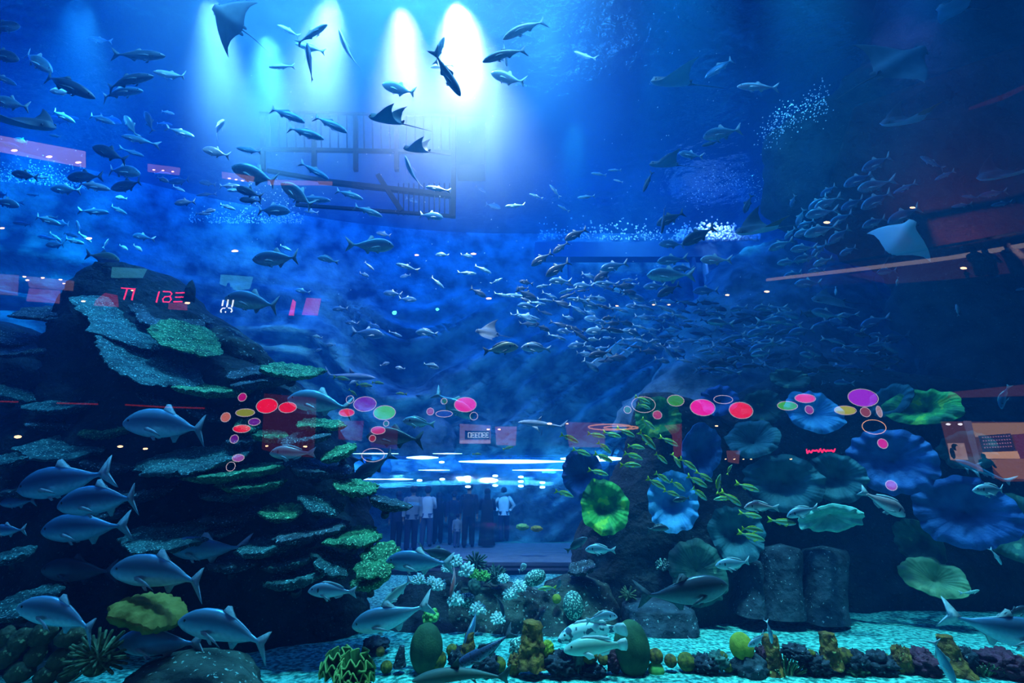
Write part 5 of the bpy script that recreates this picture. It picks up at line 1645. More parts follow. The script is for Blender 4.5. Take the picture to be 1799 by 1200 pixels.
DOT = glow('downlight', (1.0, 0.55, 0.28), 2.2 * GK)
DOTG = glow('green_light', (0.1, 1.0, 0.55), 1.6 * GK)
for rk, (px, py, w, g) in enumerate(sorted(((29, 267, 12, 0), (90, 278, 12, 0), (141, 288, 11, 0), (8, 403, 9, 0), (160, 421, 11, 0), (47, 488, 7, 0), (52, 494, 7, 0), (79, 490, 7, 0), (110, 493, 7, 0), (116, 500, 5, 0), (150, 531, 8, 0), (415, 443, 12, 0), (273, 301, 5, 0), (289, 302, 5, 0), (306, 304, 5, 0), (405, 316, 5, 0),
                                       (417, 318, 5, 0), (428, 320, 5, 0), (733, 450, 8, 0), (832, 448, 10, 0), (859, 526, 10, 0), (1083, 539, 6, 0), (1147, 537, 6, 0), (1174, 537, 6, 0), (1276, 520, 8, 0), (1345, 514, 10, 0), (1600, 367, 10, 0), (1450, 393, 12, 0), (1689, 473, 12, 0), (332, 534, 10, 0), (236, 512, 6, 0),
                                       (471, 784, 6, 0), (538, 785, 8, 0), (858, 755, 6, 0), (877, 755, 6, 0), (965, 745, 9, 0), (996, 745, 5, 0), (1257, 749, 6, 0), (1273, 807, 4, 0), (1288, 807, 4, 0), (1304, 807, 4, 0), (1317, 807, 4, 0), (1387, 807, 5, 0), (215, 785, 10, 0), (259, 789, 9, 0), (36, 768, 14, 0),
                                       (694, 551, 8, 1), (769, 545, 6, 1)))):
    b = MB()
    q = metres(w, py, 18) / 2
    b.ball((0, 0, 0), (q, .03, q * .38 if not g else q), 10, 6)
    tag(b.build('downlight', DOTG if g else DOT, loc=in_hall(px, py, 18)), ('green' if g else 'small warm') + f' hall lamp mirrored in the pane, {ORD[rk]} from the left', 'lamp', 'hall lamps mirrored in the pane')

# dim brown wall behind the balcony with one warm lamp on it
wall_m = surf('hall_wall_paint', (0.36, 0.10, 0.075), (0.42, 0.13, 0.10), scale=1.2, rough=0.9)
b = MB()
f = [in_hall(x, y, 21) for x, y in ((1400, 505), (1500, 190), (1900, 40), (1900, 470))]
g = [p + Vector((0, -.2, 0)) for p in f]
b.add(f + g, [(0, 1, 2, 3), (7, 6, 5, 4), (0, 4, 5, 1), (1, 5, 6, 2), (2, 6, 7, 3), (3, 7, 4, 0)])
tag(b.build('hall_wall', wall_m, smooth=False), 'dim brown hall wall mirrored under the overhang', 'wall', kind='structure')
lamp('hall_wall_light', 'SPOT', in_hall(1800, 440, 17.0), in_hall(1800, 400, 21), 900, (1.0, 0.62, 0.45), spot_size=math.radians(150), spot_blend=1.0, shadow_soft_size=.05)

b = MB()
b.tube([in_hall(x, y, 18.2) for x, y in ((1440, 470), (1600, 444), (1700, 427), (1830, 402))], .06, 8)
tag(b.build('handrail', CLOTH['black']), 'dark handrail of the mirrored balcony', 'railing')
# name board of the shop above the tunnel
b = MB()
L_ = lambda pts: b.tube([in_hall(x, y, 18.3) for x, y in pts], .02, 5)
for k in range(6):
    x = 823 + k * 6.2
    L_([(x, 761), (x + 4.4, 761), (x + 4.4, 769), (x, 769), (x, 761)] if k in (0, 3) else [(x + 4.4, 761), (x, 761), (x, 769), (x + 4.4, 769)])
    if k not in (0, 3):
        L_([(x, 765), (x + 4, 765)])
tag(b.build('sign_lettering', glow('pale_letters', (0.6, 0.8, 0.8), .5 * GK)), 'outlined letters of the shop board mirrored above the tunnel', 'sign')
panel([(817, 757), (860, 758), (860, 772), (817, 772)], 18.4, (0.01, 0.012, 0.03), .1, 'dark name board mirrored above the tunnel', 'name_board', 'sign')
panel([(808, 774), (862, 774), (862, 779), (808, 779)], 18.4, (0.55, 0.42, 0.6), .35, 'pale ledge under the name board mirrored above the tunnel', 'ledge', 'ledge')

# the lit shop at the right: surfaces glow themselves in place of shop lamps
SHOPW = surf('shop_wall', (0.62, 0.34, 0.22), (0.70, 0.40, 0.27), scale=2, rough=0.9)
for pts, Yv, col, k, nm, lb, ct in (
        ([(1651, 741), (1799, 742), (1799, 846), (1760, 846), (1700, 818), (1668, 808)], 20.0, (0.5, 0.17, 0.09), .09, 'shop_interior', 'warm lit shop interior mirrored at the right edge', 'shop'),
        ([(1702, 744), (1799, 743), (1799, 762), (1712, 768)], 19.6, (0.66, 0.36, 0.2), .27, 'ceiling_panel', 'pale lit ceiling of the mirrored shop', 'panel'),
        ([(1717, 766), (1771, 762), (1780, 792), (1725, 794)], 19.3, (0.05, 0.04, 0.10), .25, 'menu_board', 'dark menu board in the mirrored shop', 'board'),
        ([(1778, 764), (1799, 763), (1799, 818), (1790, 818)], 19.3, (0.16, 0.03, 0.06), .4, 'shelf_unit', 'dark red shelves at the back of the mirrored shop', 'shelf'),
        ([(1724, 795), (1783, 793), (1788, 806), (1722, 806)], 19.2, (0.95, 0.5, 0.28), .36, 'counter', 'bright counter of the mirrored shop', 'counter'),
        ([(1663, 779), (1690, 779), (1697, 808), (1668, 808)], 19.2, (0.80, 0.5, 0.45), .25, 'poster', 'pale wall poster with a dark-haired head in profile', 'poster'),
        ([(1690, 740), (1702, 740), (1722, 828), (1716, 828)], 18.6, (0.16, 0.12, 0.18), .4, 'door_frame', 'slanting grey door post of the mirrored shop', 'door'),
        ([(1730, 808), (1799, 806), (1799, 842), (1760, 840)], 19.0, (0.40, 0.17, 0.10), .35, 'display_case', 'cluttered display under the shop counter', 'display')):
    panel(pts, Yv, col, k, lb, nm, ct)
b = MB()
for k in range(44):
    r_, c_ = divmod(k, 11)
    b.ball(in_hall(1722.5 + c_ * 4.6 + r_ * 1.2, 769 + r_ * 6 - c_ * .25, 19.2), (.035, .02, .025), 6, 4)
tag(b.build('menu_print', glass_glow((0.4, 0.2, 0.3), .5)), 'rows of small pictures on the dark menu board', 'print')
b = MB()
for (x, y, w, h) in ((1674, 786, 13, 12), (1669.5, 797, 9, 19)):
    q = metres(w, y, 19.0) / 2
    b.ball(in_hall(x, y, 19.0), (q, .02, q * h / w), 14, 10)
tag(b.build('poster_print', glow('dark_print', (0.06, 0.02, 0.03), .2)), 'dark hair of the profile head on the wall poster', 'print')
b = MB()
q = metres(9, 790, 18.95) / 2
b.ball(in_hall(1679, 789.5, 18.95), (q * .8, .02, q * 1.3), 14, 10)
b.ball(in_hall(1680, 799, 18.95), (q * 1.2, .02, q * .8), 14, 10)
tag(b.build('poster_picture', glass_glow((0.6, 0.34, 0.28), .3)), 'pale face turned sideways on the wall poster', 'print')
for k, (x, y, w, h) in enumerate(((1662, 746, 8, 4), (1683, 746, 8, 4))):
    b = MB()
    q = metres(w, y, 19) / 2
    b.ball((0, 0, 0), (q, .05, q * .5), 10, 6)
    tag(b.build('lamp_spot', glass_glow((0.8, 0.8, 0.85), 1.0), loc=in_hall(x, y, 19)), ('first' if k == 0 else 'second') + ' track spot on the ceiling of the mirrored shop', 'lamp')
# visitors standing on the balcony and before the shop, dark against the light
NOLIT = CLOTH['black']
for k, (px, py, h, lb) in enumerate(((1722, 488, 62, 'dark visitor leaning at the balcony rail, nearer the tank middle'), (1742, 487, 58, 'dark visitor close beside the first at the balcony rail'), (1785, 484, 66, 'dark visitor with long hair at the end of the balcony'), (1697, 492, 18, 'child peeping over the balcony front'), (1735, 840, 44, 'dark visitor standing in front of the mirrored shop'), (398, 530, 36, 'dark visitor in front of the mirrored teal screen'))):
    p = in_hall(px, py, 17.6)
    s_ = metres(h, py, 17.6)
    root = empty('person', p, lb, 'person', 'visitors mirrored in the pane')
    root.scale = (s_ * .62,) * 3
    nd = [((0, 0, .0), (.30, .2)), ((0, 0, .6), (.27, .19)), ((0, 0, 1.05), (.30, .18)), ((0, 0, 1.22), (.1, .1)), ((0, 0, 1.38), (.13, .15)), ((0, 0, 1.55), (.09, .11)),
          ((-.34, .02, 1.08), (.1, .1)), ((-.42, .1, .72), (.075, .075)), ((-.30, .3, .62), (.06, .05)), ((.34, .02, 1.08), (.1, .1)), ((.42, .1, .72), (.075, .075)), ((.30, .3, .62), (.06, .05))]
    skinned('body', nd, [(0, 1), (1, 2), (2, 3), (3, 4), (4, 5), (2, 6), (6, 7), (7, 8), (2, 9), (9, 10), (10, 11)], NOLIT, root, 0, 1)
# ------------------------------------------------------------------ fish: where each one swims
TONE = {"silver": "silver", "dark": "dark", "pale": "shining", "steel": "blue-grey", "bream": "grey", "rosy": "pinkish", "snap": "green", "mint": "mint", "olive": "brownish"}
WORDY = {'trevally': 'trevally', 'bream': 'sea bream', 'snapper': 'snapper', 'slim': 'slim fish', 'grouper': 'grouper', 'shark': 'shark'}


def side(ang):
    a = ang % 360
    if a < 35 or a > 325:
        return 'heading right'
    if 145 < a < 215:
        return 'heading left'
    if 35 <= a < 70 or 110 < a <= 145:
        return 'climbing'
    if 70 <= a <= 110:
        return 'swimming straight up'
    if 250 <= a <= 290:
        return 'diving straight down'
    return 'diving left' if a < 250 else 'diving right'


def shoal(where, group, rows):
    """rows: kind skin px py length ang Y yaw bend roll; numbered from the left so that each label points to one fish"""
    order = sorted(range(len(rows)), key=lambda i: rows[i][2])
    rank = {i: k for k, i in enumerate(order)}
    for i, r in enumerate(rows):
        kind, skin, px, py, ln, ang, Y = r[:7]
        yaw, bend, roll = (list(r[7:]) + [0, 0, 0])[:3]
        lb = f"{TONE[skin]} {WORDY[kind]} {side(ang)}, {ORD[rank[i]]} from the left {where}"
        fish(kind, skin, px, py, ln, ang, Y, yaw=yaw, bend=bend, roll=roll, label=lb, group=group)


T, B_, SN, SL = 'trevally', 'bream', 'snapper', 'slim'
# the big trevallies close to the pane, each with its own description
for (skin, px, py, ln, ang, Y, bend, lb) in (
        ('silver', 299, 747, 164, 177, 5.4, .5, 'silver blue trevally with raised dorsal fin passing before the dark rock tower'),
        ('steel', 116, 845, 174, 191, 5.0, 0, 'big blue trevally under a plate coral, uppermost of the stack at the left edge'),
        ('steel', 184, 878, 165, 188, 4.8, .5, 'big blue trevally overlapping the one above, crescent tail beside plate coral'),
        ('steel', 152, 928, 160, 184, 5.4, 0, 'dim blue trevally with dark pectoral fin, third down the left stack'),
        ('steel', 362, 966, 134, 177, 5.6, -.5, 'blue trevally with bright raised fin just under a broad plate coral'),
        ('silver', 288, 1006, 184, 177, 4.7, .5, 'large silver trevally with lit tail fin directly above yellow plate coral'),
        ('dark', 140, 1003, 135, 179, 5.9, 0, 'dark shadowed trevally swimming behind the large silver one'),
        ('silver', 112, 1080, 164, 170, 4.6, .5, 'silver trevally above the lobed corals in the lower left corner'),
        ('silver', 402, 1104, 178, 171, 4.5, .5, 'large bright trevally with lit back above the mossy boulder'),
        ('steel', 283, 1130, 156, 180, 4.9, 0, 'dim trevally below yellow plate coral and behind the bright one'),
        ('silver', 687, 1087, 142, 192, 4.7, -.5, 'silver trevally with forked tail touching the green bead coral'),
        ('steel', 738, 988, 120, 178, 5.4, 0, 'grey trevally with dark tail above the branching corals'),
        ('silver', 566, 708, 122, 173, 5.6, .5, 'silver trevally between coral shelves and coloured oval reflections'),
        ('steel', 796, 712, 84, -32, 6.6, .5, 'trevally diving right through the magenta oval reflection'),
        ('dark', 696, 768, 104, 178, 6.2, .5, 'greenish dark trevally just above the bright tunnel roof'),
        ('dark', 655, 821, 80, 212, 7.0, -.5, 'dark trevally slanting down in front of the glowing tunnel'),
        ('dark', 1202, 1044, 158, 12, 4.9, .5, 'big dark trevally facing right above the gravel and rock block'),
        ('steel', 1762, 1108, 168, -10, 4.7, .5, 'blue trevally over the gravel cut off at the right edge'),
        ('silver', 447, 531, 104, 171, 6.8, .5, 'silver trevally beside the white reflected letters'),
        ('silver', 1176, 484, 80, 179, 7.2, .5, 'shining trevally with white back in front of the window post'),
        ('silver', 652, 432, 80, 0, 7.4, -.5, 'bright green-silver trevally facing right in open water mid tank'),
        ('silver', 488, 455, 88, 181, 7.2, .5, 'silver trevally with dark face above the red reflected panels'),
        ('silver', 451, 309, 92, 160, 7.0, .5, 'white-backed trevally under the steel cage with bright tail'),
        ('silver', 525, 344, 76, 144, 7.0, .5, 'shining trevally tilting down-tail just below the steel cage'),
        ('dark', 1784, 1076, 50, 20, 5.2, 0, 'small dark trevally half out of view above the gravel'),
        ('steel', 14, 932, 66, 182, 5.2, 0, 'trevally at the picture edge beside the left stack showing its tail'),
        ('dark', 766, 972, 66, -15, 6.0, 0, 'dark trevally facing right behind the grey one above branching corals'),
        ('dark', 618, 808, 44, 180, 7.8, 0, 'small dark trevally against the tunnel end by the coral rock'),
        ('steel', 32, 882, 64, 185, 6.0, 0, 'dim trevally half hidden left of the big blue stack'),
):
    fish(T, skin, px, py, ln, ang, Y, bend=bend, label=lb, group='large trevallies near the pane')
for (kind, skin, px, py, ln, ang, Y, yaw, lb, nm) in (
        (B_, 'bream', 584, 1039, 86, 178, 4.9, 0, 'silver sea bream with dark gill spot in front of the dark coral rock', None),
        (B_, 'rosy', 511, 797, 76, 178, 5.6, 0, 'pinkish pale sea bream before the reddish shop reflection', None),
        (B_, 'bream', 1055, 966, 54, 178, 6.0, 0, 'pale sea bream with striped face below the yellow-green cup sponge', None),
        (B_, 'dark', 1013, 958, 46, 38, 6.4, 0, 'dark sea bream climbing beside the tower of cup sponges', None),
        (B_, 'bream', 1290, 992, 66, 182, 5.8, 0, 'sea bream facing left beside the tall dark green cup sponge', None),
        (B_, 'bream', 1056, 1084, 58, 3, 5.2, 0, 'sea bream facing right on the back of the spotted grouper', None),
        (B_, 'rosy', 1556, 886, 82, -30, 5.4, 0, 'pinkish sea bream diving right between two big blue cup sponges', None),
        (B_, 'bream', 1742, 862, 66, 178, 5.4, 0, 'sea bream facing left in front of the large deep blue cup sponge', None),
        (B_, 'bream', 1410, 899, 58, 196, 5.4, 0, 'blue-grey bream above the mint scalloped sponge', None),
        (B_, 'rosy', 1335, 890, 56, 182, 5.5, 0, 'pinkish bream beside the teal cup sponge with a dark middle', None),
        (B_, 'bream', 735, 743, 56, 170, 6.4, 0, 'grey sea bream in front of the pale boulder beyond the tunnel', None),
        (B_, 'bream', 757, 643, 30, -14, 9.0, 0, 'small pale bream alone above the magenta oval reflection', None),
        (B_, 'olive', 880, 613, 62, 8, 8.0, 0, 'brownish bream facing right before the slanted rock layers', None),
        (B_, 'bream', 942, 612, 54, 176, 8.4, 0, 'grey bream facing the brownish one at the slanted rock layers', None),
        (B_, 'silver', 575, 456, 36, 166, 9.0, 0, 'small silver bream beside the layered ledges in mid water', None),
        (B_, 'mint', 918, 998, 26, 60, 7.0, 40, 'tiny pale bream seen head-on above the low reef', None),
        (SN, 'snap', 961, 1034, 34, 186, 5.8, 0, 'yellow-backed snapper hovering over the low reef', None),
        (B_, 'dark', 1155, 928, 40, 0, 6.0, 0, 'small dark bream facing right under the blue cup sponge', None),
        (B_, 'steel', 831, 1103, 44, 235, 5.4, 45, 'blue blotched fish seen face-on behind a yellow cone rock', 'spotted_fish'),
        (B_, 'bream', 1332, 1126, 44, 190, 4.9, 20, 'pale blue fish tucked behind the lime-topped coral ball', 'sea_bream'),
        ('grouper', 'group', 1037, 1107, 120, 194, 5.25, 0, 'white grouper with dark blotches resting over the gravel', None),
        ('grouper', 'mint', 1046, 1136, 112, 184, 4.85, 0, 'plain pale green grouper lying right under the spotted one', None),
        ('slim', 'spotted', 851, 1146, 118, 206, 4.55, 0, 'dark blue spotted fish leaning over the yellow coral balls', 'coral_trout'),
        ('slim', 'mint', 698, 1040, 86, 226, 5.0, 0, 'mint banded fish nose down behind a silver trevally', 'parrotfish'),
        ('slim', 'pink', 798, 1020, 52, 258, 5.2, 25, 'pink-faced fish diving among the white branching corals', 'goatfish'),
        ('shark', 'nurse', 812, 1183, 178, 188, 4.45, 0, 'long greenish nurse shark gliding along the very bottom', 'nurse_shark'),
        ('shark', 'shark', 612, 662, 96, -3, 11.0, 0, 'faint pale blue shark passing beyond the coral rock', None),
        ('shark', 'shark', 952, 745, 84, 176, 10.5, 0, 'faint shark cruising above the tunnel roof', None),
        ('shark', 'steel', 1720, 826, 92, 157, 6.4, 0, 'long slender shark before the reflected lit shop', None),
        ('slim', 'steel', 1655, 1158, 84, 292, 4.5, 10, 'slim blue fish hanging nose down beside a yellow cone rock', None),
        ('slim', 'steel', 1353, 1112, 40, 280, 4.8, 0, 'small blue fish tail up behind the yellow stump by the lime coral', None),
        ('slim', 'bream', 1752, 979, 32, 300, 5.8, 0, 'tiny pale fish diving below the large deep blue cup sponge', None),
        ('slim', 'mint', 1706, 1041, 32, 15, 6.4, 0, 'faint green fish against the dark rocks near the gravel edge', None),
        ('slim', 'silver', 388, 567, 34, -15, 7.6, 0, 'pale fish peeping out beside the coral rock summit', None),
        ('slim', 'pale', 126, 537, 42, 0, 7.2, 0, 'bright fish skimming the topmost thin plate coral', None),
        ('bream', 'steel', 1762, 697, 44, 260, 6.4, 0, 'pale blue fish hanging vertically by the brown reflected band', None),
        ('slim', 'steel', 952, 758, 16, 262, 8.6, 0, 'tiny green fish under the faint shark', None),
        ('bream', 'dark', 1198, 878, 32, 185, 5.6, 0, 'dark round damselfish inside the pale blue cup sponge', 'damselfish'),
        ('bream', 'dark', 880, 1062, 34, 290, 5.8, 30, 'black round surgeonfish over the low reef boulder', 'surgeonfish'),
        ('bream', 'dark', 982, 1028, 30, 80, 5.8, 30, 'black round fish beside the yellow-backed snapper', 'surgeonfish'),
):
    fish(kind, skin, px, py, ln, ang, Y, yaw=yaw, bend=rnd.choice((-.5, 0, .5)) if kind != 'shark' else .5, label=lb, name=nm, group=None, cat='shark' if kind == 'shark' else 'fish')

shoal('in the upper left shoal', 'fish in the upper left shoal', [
    (T, 'dark', 4, 48, 64, 4, 7.2, 0, 0), (T, 'dark', 2, 97, 66, -14, 7.0, 0, 0), (T, 'silver', 62, 106, 72, -34, 7.2, 0, .5), (SL, 'dark', 113, 147, 118, -25, 6.6, 0, .5),
    (SL, 'dark', 243, 97, 96, -2, 7.0, 0, 0), (SL, 'dark', 222, 141, 96, 9, 7.0, 0, .5), (SL, 'steel', 209, 162, 84, 4, 7.2, 0, .5), (SL, 'pale', 302, 133, 66, 168, 7.4, 0, .5),
    (SL, 'steel', 4, 138, 56, -24, 7.4, 0, 0), (T, 'silver', 20, 182, 66, 168, 7.2, 0, 0), (B_, 'pale', 107, 162, 40, 172, 8.0, 0, 0), (SL, 'steel', 175, 70, 46, 172, 8.8, 0, 0),
    (SL, 'silver', 108, 203, 54, -28, 8.4, 0, .5), (SL, 'silver', 175, 208, 56, -20, 8.4, 0, .5), (SL, 'pale', 293, 197, 28, -15, 9.5, 0, .5), (SL, 'silver', 243, 245, 62, 168, 8.4, 0, -.5),
    (T, 'pale', 383, 224, 40, 22, 9.0, 30, .5), (SL, 'steel', 316, 232, 54, -18, 9.2, 0, 0), (T, 'dark', 193, 270, 66, 158, 8.0, 0, 0), (T, 'silver', 214, 300, 66, -9, 8.2, 0, .5),
    (SL, 'silver', 440, 265, 50, 168, 8.8, 0, .5), (T, 'dark', 44, 308, 48, 170, 8.4, 0, 0), (T, 'dark', 150, 311, 64, 182, 8.6, 0, 0), (T, 'dark', 226, 326, 62, 190, 8.8, 0, .5),
    (T, 'steel', 116, 333, 54, 176, 9.0, 0, 0), (SL, 'pale', 160, 326, 68, -12, 8.6, 0, .5), (B_, 'pale', 213, 348, 22, 172, 10.0, 0, 0), (SL, 'silver', 206, 368, 38, -26, 9.6, 0, .5),
    (SL, 'steel', 164, 372, 56, -4, 9.4, 0, 0), (SL, 'silver', 80, 386, 56, -18, 9.0, 0, .5), (B_, 'silver', 138, 400, 24, 60, 10.0, 40, 0), (SL, 'silver', 97, 416, 26, -36, 10, 0, 0),
    (SL, 'silver', 128, 423, 42, -14, 9.8, 0, .5), (SL, 'pale', 149, 417, 30, -36, 10, 0, 0), (SL, 'pale', 186, 428, 20, 60, 10.5, 0, 0), (B_, 'pale', 217, 435, 18, -30, 10.5, 0, 0),
    (B_, 'pale', 242, 436, 20, -35, 10.5, 0, 0), (T, 'olive', 180, 452, 62, -10, 8.6, 0, 0), (SL, 'silver', 398, 363, 34, -20, 10, 0, .5), (T, 'dark', 325, 356, 38, 185, 10, 0, 0),
    (B_, 'dark', 367, 371, 24, 10, 11, 0, 0), (T, 'dark', 438, 338, 50, 160, 8.6, 0, 0), (SL, 'silver', 312, 331, 28, -24, 10, 0, .5), (T, 'dark', 230, 222, 44, 120, 9.5, 0, 0),
    (T, 'dark', 262, 214, 40, 110, 9.5, 0, 0), (T, 'dark', 380, 268, 50, 165, 9.4, 0, 0), (T, 'dark', 10, 356, 50, -15, 9.4, 0, 0), (SL, 'steel', 72, 312, 28, 0, 9.6, 0, 0)])
shoal('in the bright beams', 'fish in the bright beams', [
    (SL, 'pale', 507, 54, 44, 152, 7.2, 0, 0), (SL, 'dark', 548, 60, 64, 32, 6.8, 0, 0), (SL, 'pale', 545, 84, 56, 164, 7.2, 0, 0), (T, 'pale', 609, 88, 54, 108, 7.0, 30, .5, 40),
    (SL, 'pale', 495, 117, 46, 182, 7.4, 0, 0), (T, 'dark', 544, 110, 46, 80, 7.2, 40, 0, 0), (SL, 'dark', 772, 87, 48, 70, 7.0, 0, .5), (SL, 'dark', 786, 132, 88, -58, 6.6, 0, -.5),
    (SL, 'pale', 777, 116, 42, 186, 7.6, 0, 0), (T, 'pale', 702, 158, 64, 161, 7.2, 0, .5), (SL, 'silver', 502, 200, 74, -24, 7.6, 0, .5), (SL, 'silver', 578, 216, 72, -28, 7.6, 0, .5),
    (SL, 'silver', 534, 232, 74, -20, 7.4, 0, .5), (T, 'pale', 722, 303, 50, 108, 8.0, 30, .5, 40), (SL, 'steel', 552, 300, 60, -30, 8.8, 0, 0), (SL, 'pale', 770, 332, 44, 170, 8.6, 0, 0),
    (T, 'pale', 893, 139, 64, 160, 7.2, 0, .5), (SL, 'dark', 887, 94, 84, 200, 6.8, 0, -.5), (SL, 'dark', 922, 48, 88, 208, 6.8, 0, -.5), (SL, 'dark', 887, 92, 50, -82, 7.4, 0, 0),
    (SL, 'pale', 1028, 99, 42, 157, 8.0, 0, .5), (SL, 'steel', 1266, 117, 68, 216, 8.0, 0, -.5), (SL, 'pale', 1332, 153, 74, 178, 7.2, 0, 0), (T, 'silver', 1269, 234, 70, 192, 7.4, 0, 0),
    (SL, 'dark', 1249, 252, 34, 196, 7.8, 0, 0), (T, 'steel', 1213, 273, 42, 167, 8.2, 0, .5), (SL, 'dark', 1138, 319, 40, -114, 8.6, 0, 0)])
shoal('in open blue below the cage', 'fish in the open blue', [
    (SL, 'silver', 612, 341, 56, -20, 8.8, 0, .5), (SL, 'steel', 548, 350, 66, -4, 9.2, 0, 0), (T, 'steel', 478, 369, 64, -4, 8.4, 0, .5), (SL, 'silver', 645, 370, 58, -22, 8.8, 0, .5),
    (T, 'steel', 757, 379, 44, -10, 9.2, 0, .5), (SL, 'pale', 648, 467, 24, -40, 10, 0, .5), (SL, 'silver', 715, 469, 42, 164, 9.6, 0, -.5), (B_, 'silver', 777, 448, 24, 178, 10, 0, 0),
    (SL, 'silver', 768, 496, 32, -42, 10, 0, .5), (SL, 'silver', 820, 480, 34, -4, 10, 0, 0), (SL, 'silver', 848, 473, 34, -26, 10, 0, .5), (T, 'dark', 840, 514, 32, -30, 10, 0, 0),
    (SL, 'silver', 881, 518, 28, -14, 10, 0, .5), (SL, 'silver', 872, 494, 24, 25, 10, 0, 0), (T, 'steel', 690, 516, 34, 175, 11, 0, 0), (T, 'steel', 716, 526, 32, -5, 11, 0, 0),
    (T, 'steel', 646, 586, 58, -6, 10.5, 0, 0), (B_, 'silver', 750, 585, 40, 174, 9.6, 0, 0), (B_, 'mint', 558, 592, 18, 170, 11, 0, 0), (SL, 'steel', 905, 362, 36, 182, 9.5, 0, .5),
    (SL, 'steel', 975, 336, 30, 130, 10, 0, 0), (SL, 'steel', 942, 345, 26, 160, 10, 0, 0), (SL, 'silver', 1052, 306, 28, 172, 10, 0, 0), (SL, 'silver', 1080, 299, 24, 180, 10, 0, 0),
    (SL, 'pale', 1086, 318, 18, 165, 10, 0, 0), (SL, 'steel', 990, 366, 24, 150, 10.5, 0, 0), (SL, 'silver', 1030, 346, 32, 186, 10, 0, 0), (T, 'dark', 440, 352, 40, 175, 9, 0, 0),
    (B_, 'silver', 558, 616, 14, 20, 11, 0, 0), (B_, 'silver', 581, 606, 18, 180, 11, 0, 0), (B_, 'bream', 676, 640, 18, 20, 11, 0, 0), (B_, 'bream', 703, 647, 18, 170, 11, 0, 0)])
shoal('at the bubble line', 'fish at the bubble line', [
    (T, 'dark', 1012, 412, 44, 206, 9.0, 0, 0), (T, 'dark', 1178, 384, 54, 204, 8.4, 0, 0), (SL, 'dark', 1165, 388, 46, 264, 8.2, 0, 0), (T, 'dark', 1228, 414, 66, 208, 8.0, 0, 0),
    (T, 'dark', 1314, 358, 36, 248, 9.0, 0, 0), (T, 'steel', 1180, 429, 46, 178, 9.4, 0, 0), (T, 'dark', 952, 455, 44, 212, 9.4, 0, 0), (T, 'dark', 980, 472, 50, 212, 9.0, 0, 0),
    (T, 'dark', 985, 435, 34, 215, 10, 0, 0), (T, 'steel', 1078, 468, 48, 192, 9.0, 0, .5), (T, 'steel', 1180, 457, 52, 186, 8.8, 0, .5), (T, 'pale', 1256, 457, 52, 178, 8.4, 0, .5),
    (T, 'dark', 1175, 510, 46, 207, 8.8, 0, 0), (SL, 'pale', 1112, 500, 26, 186, 10, 0, -.5), (SL, 'steel', 1066, 498, 42, 176, 9.6, 0, .5), (T, 'steel', 1240, 511, 46, 182, 9.6, 0, 0),
    (T, 'steel', 1200, 472, 40, 178, 9.6, 0, 0), (SL, 'steel', 1105, 492, 28, 180, 10, 0, .5), (T, 'dark', 1060, 483, 42, 215, 9.6, 0, 0), (T, 'steel', 1150, 503, 40, 184, 9.6, 0, 0)])
shoal('under the overhang', 'fish below the overhang', [
    (T, 'steel', 1508, 316, 56, 203, 7.6), (T, 'silver', 1536, 326, 62, 194, 7.2, 0, .5), (T, 'steel', 1455, 335, 34, 215, 8.2), (T, 'steel', 1437, 356, 42, 216, 7.8), (T, 'silver', 1452, 357, 48, 206, 7.4, 0, .5),
    (T, 'steel', 1393, 353, 24, 250, 8.6), (T, 'silver', 1406, 382, 34, 248, 8.0), (T, 'silver', 1441, 375, 54, 190, 7.4, 0, .5), (T, 'steel', 1498, 358, 46, 207, 7.8), (T, 'steel', 1540, 352, 62, 208, 7.4),
    (T, 'steel', 1478, 384, 46, 206, 7.8), (T, 'steel', 1536, 391, 46, 202, 7.6), (T, 'steel', 1588, 378, 64, 206, 7.6), (T, 'steel', 1416, 394, 34, 205, 8.0), (T, 'silver', 1412, 408, 38, 202, 7.8),
    (T, 'silver', 1440, 406, 58, 196, 7.2, 0, .5), (T, 'steel', 1474, 414, 48, 216, 7.6), (T, 'silver', 1388, 410, 28, 226, 8.2), (T, 'silver', 1370, 431, 44, 202, 7.8, 0, .5), (T, 'silver', 1410, 437, 44, 186, 7.6, 0, .5),
    (T, 'steel', 1440, 438, 38, 220, 7.8), (T, 'steel', 1490, 441, 34, 205, 8.0), (T, 'silver', 1384, 461, 38, 186, 7.8), (T, 'steel', 1416, 454, 44, 190, 7.6), (T, 'silver', 1446, 460, 38, 200, 7.8),
    (T, 'steel', 1435, 476, 30, 180, 8.2), (T, 'steel', 1393, 482, 34, 195, 8.2), (T, 'steel', 1558, 477, 36, 186, 7.8), (T, 'steel', 1420, 498, 48, 182, 8.6), (T, 'steel', 1540, 287, 58, 207, 7.4),
    (SL, 'steel', 1638, 286, 48, 152, 7.4), (SL, 'steel', 1745, 340, 52, 190, 7.2), (SL, 'steel', 1760, 358, 40, 190, 7.4), (SL, 'steel', 1690, 361, 38, 188, 7.4), (SL, 'steel', 1705, 346, 32, 176, 7.4),
    (SL, 'steel', 1660, 308, 40, 205, 7.4), (B_, 'mint', 1577, 494, 16, 260, 9), (B_, 'mint', 1468, 511, 16, 270, 9), (B_, 'silver', 1682, 545, 22, 100, 8), (B_, 'silver', 1384, 546, 28, 160, 8.4, 0, 0),
    (SL, 'steel', 1590, 330, 46, 206, 7.8), (B_, 'mint', 1515, 580, 16, 250, 9), (SL, 'steel', 1795, 508, 22, 190, 8)])
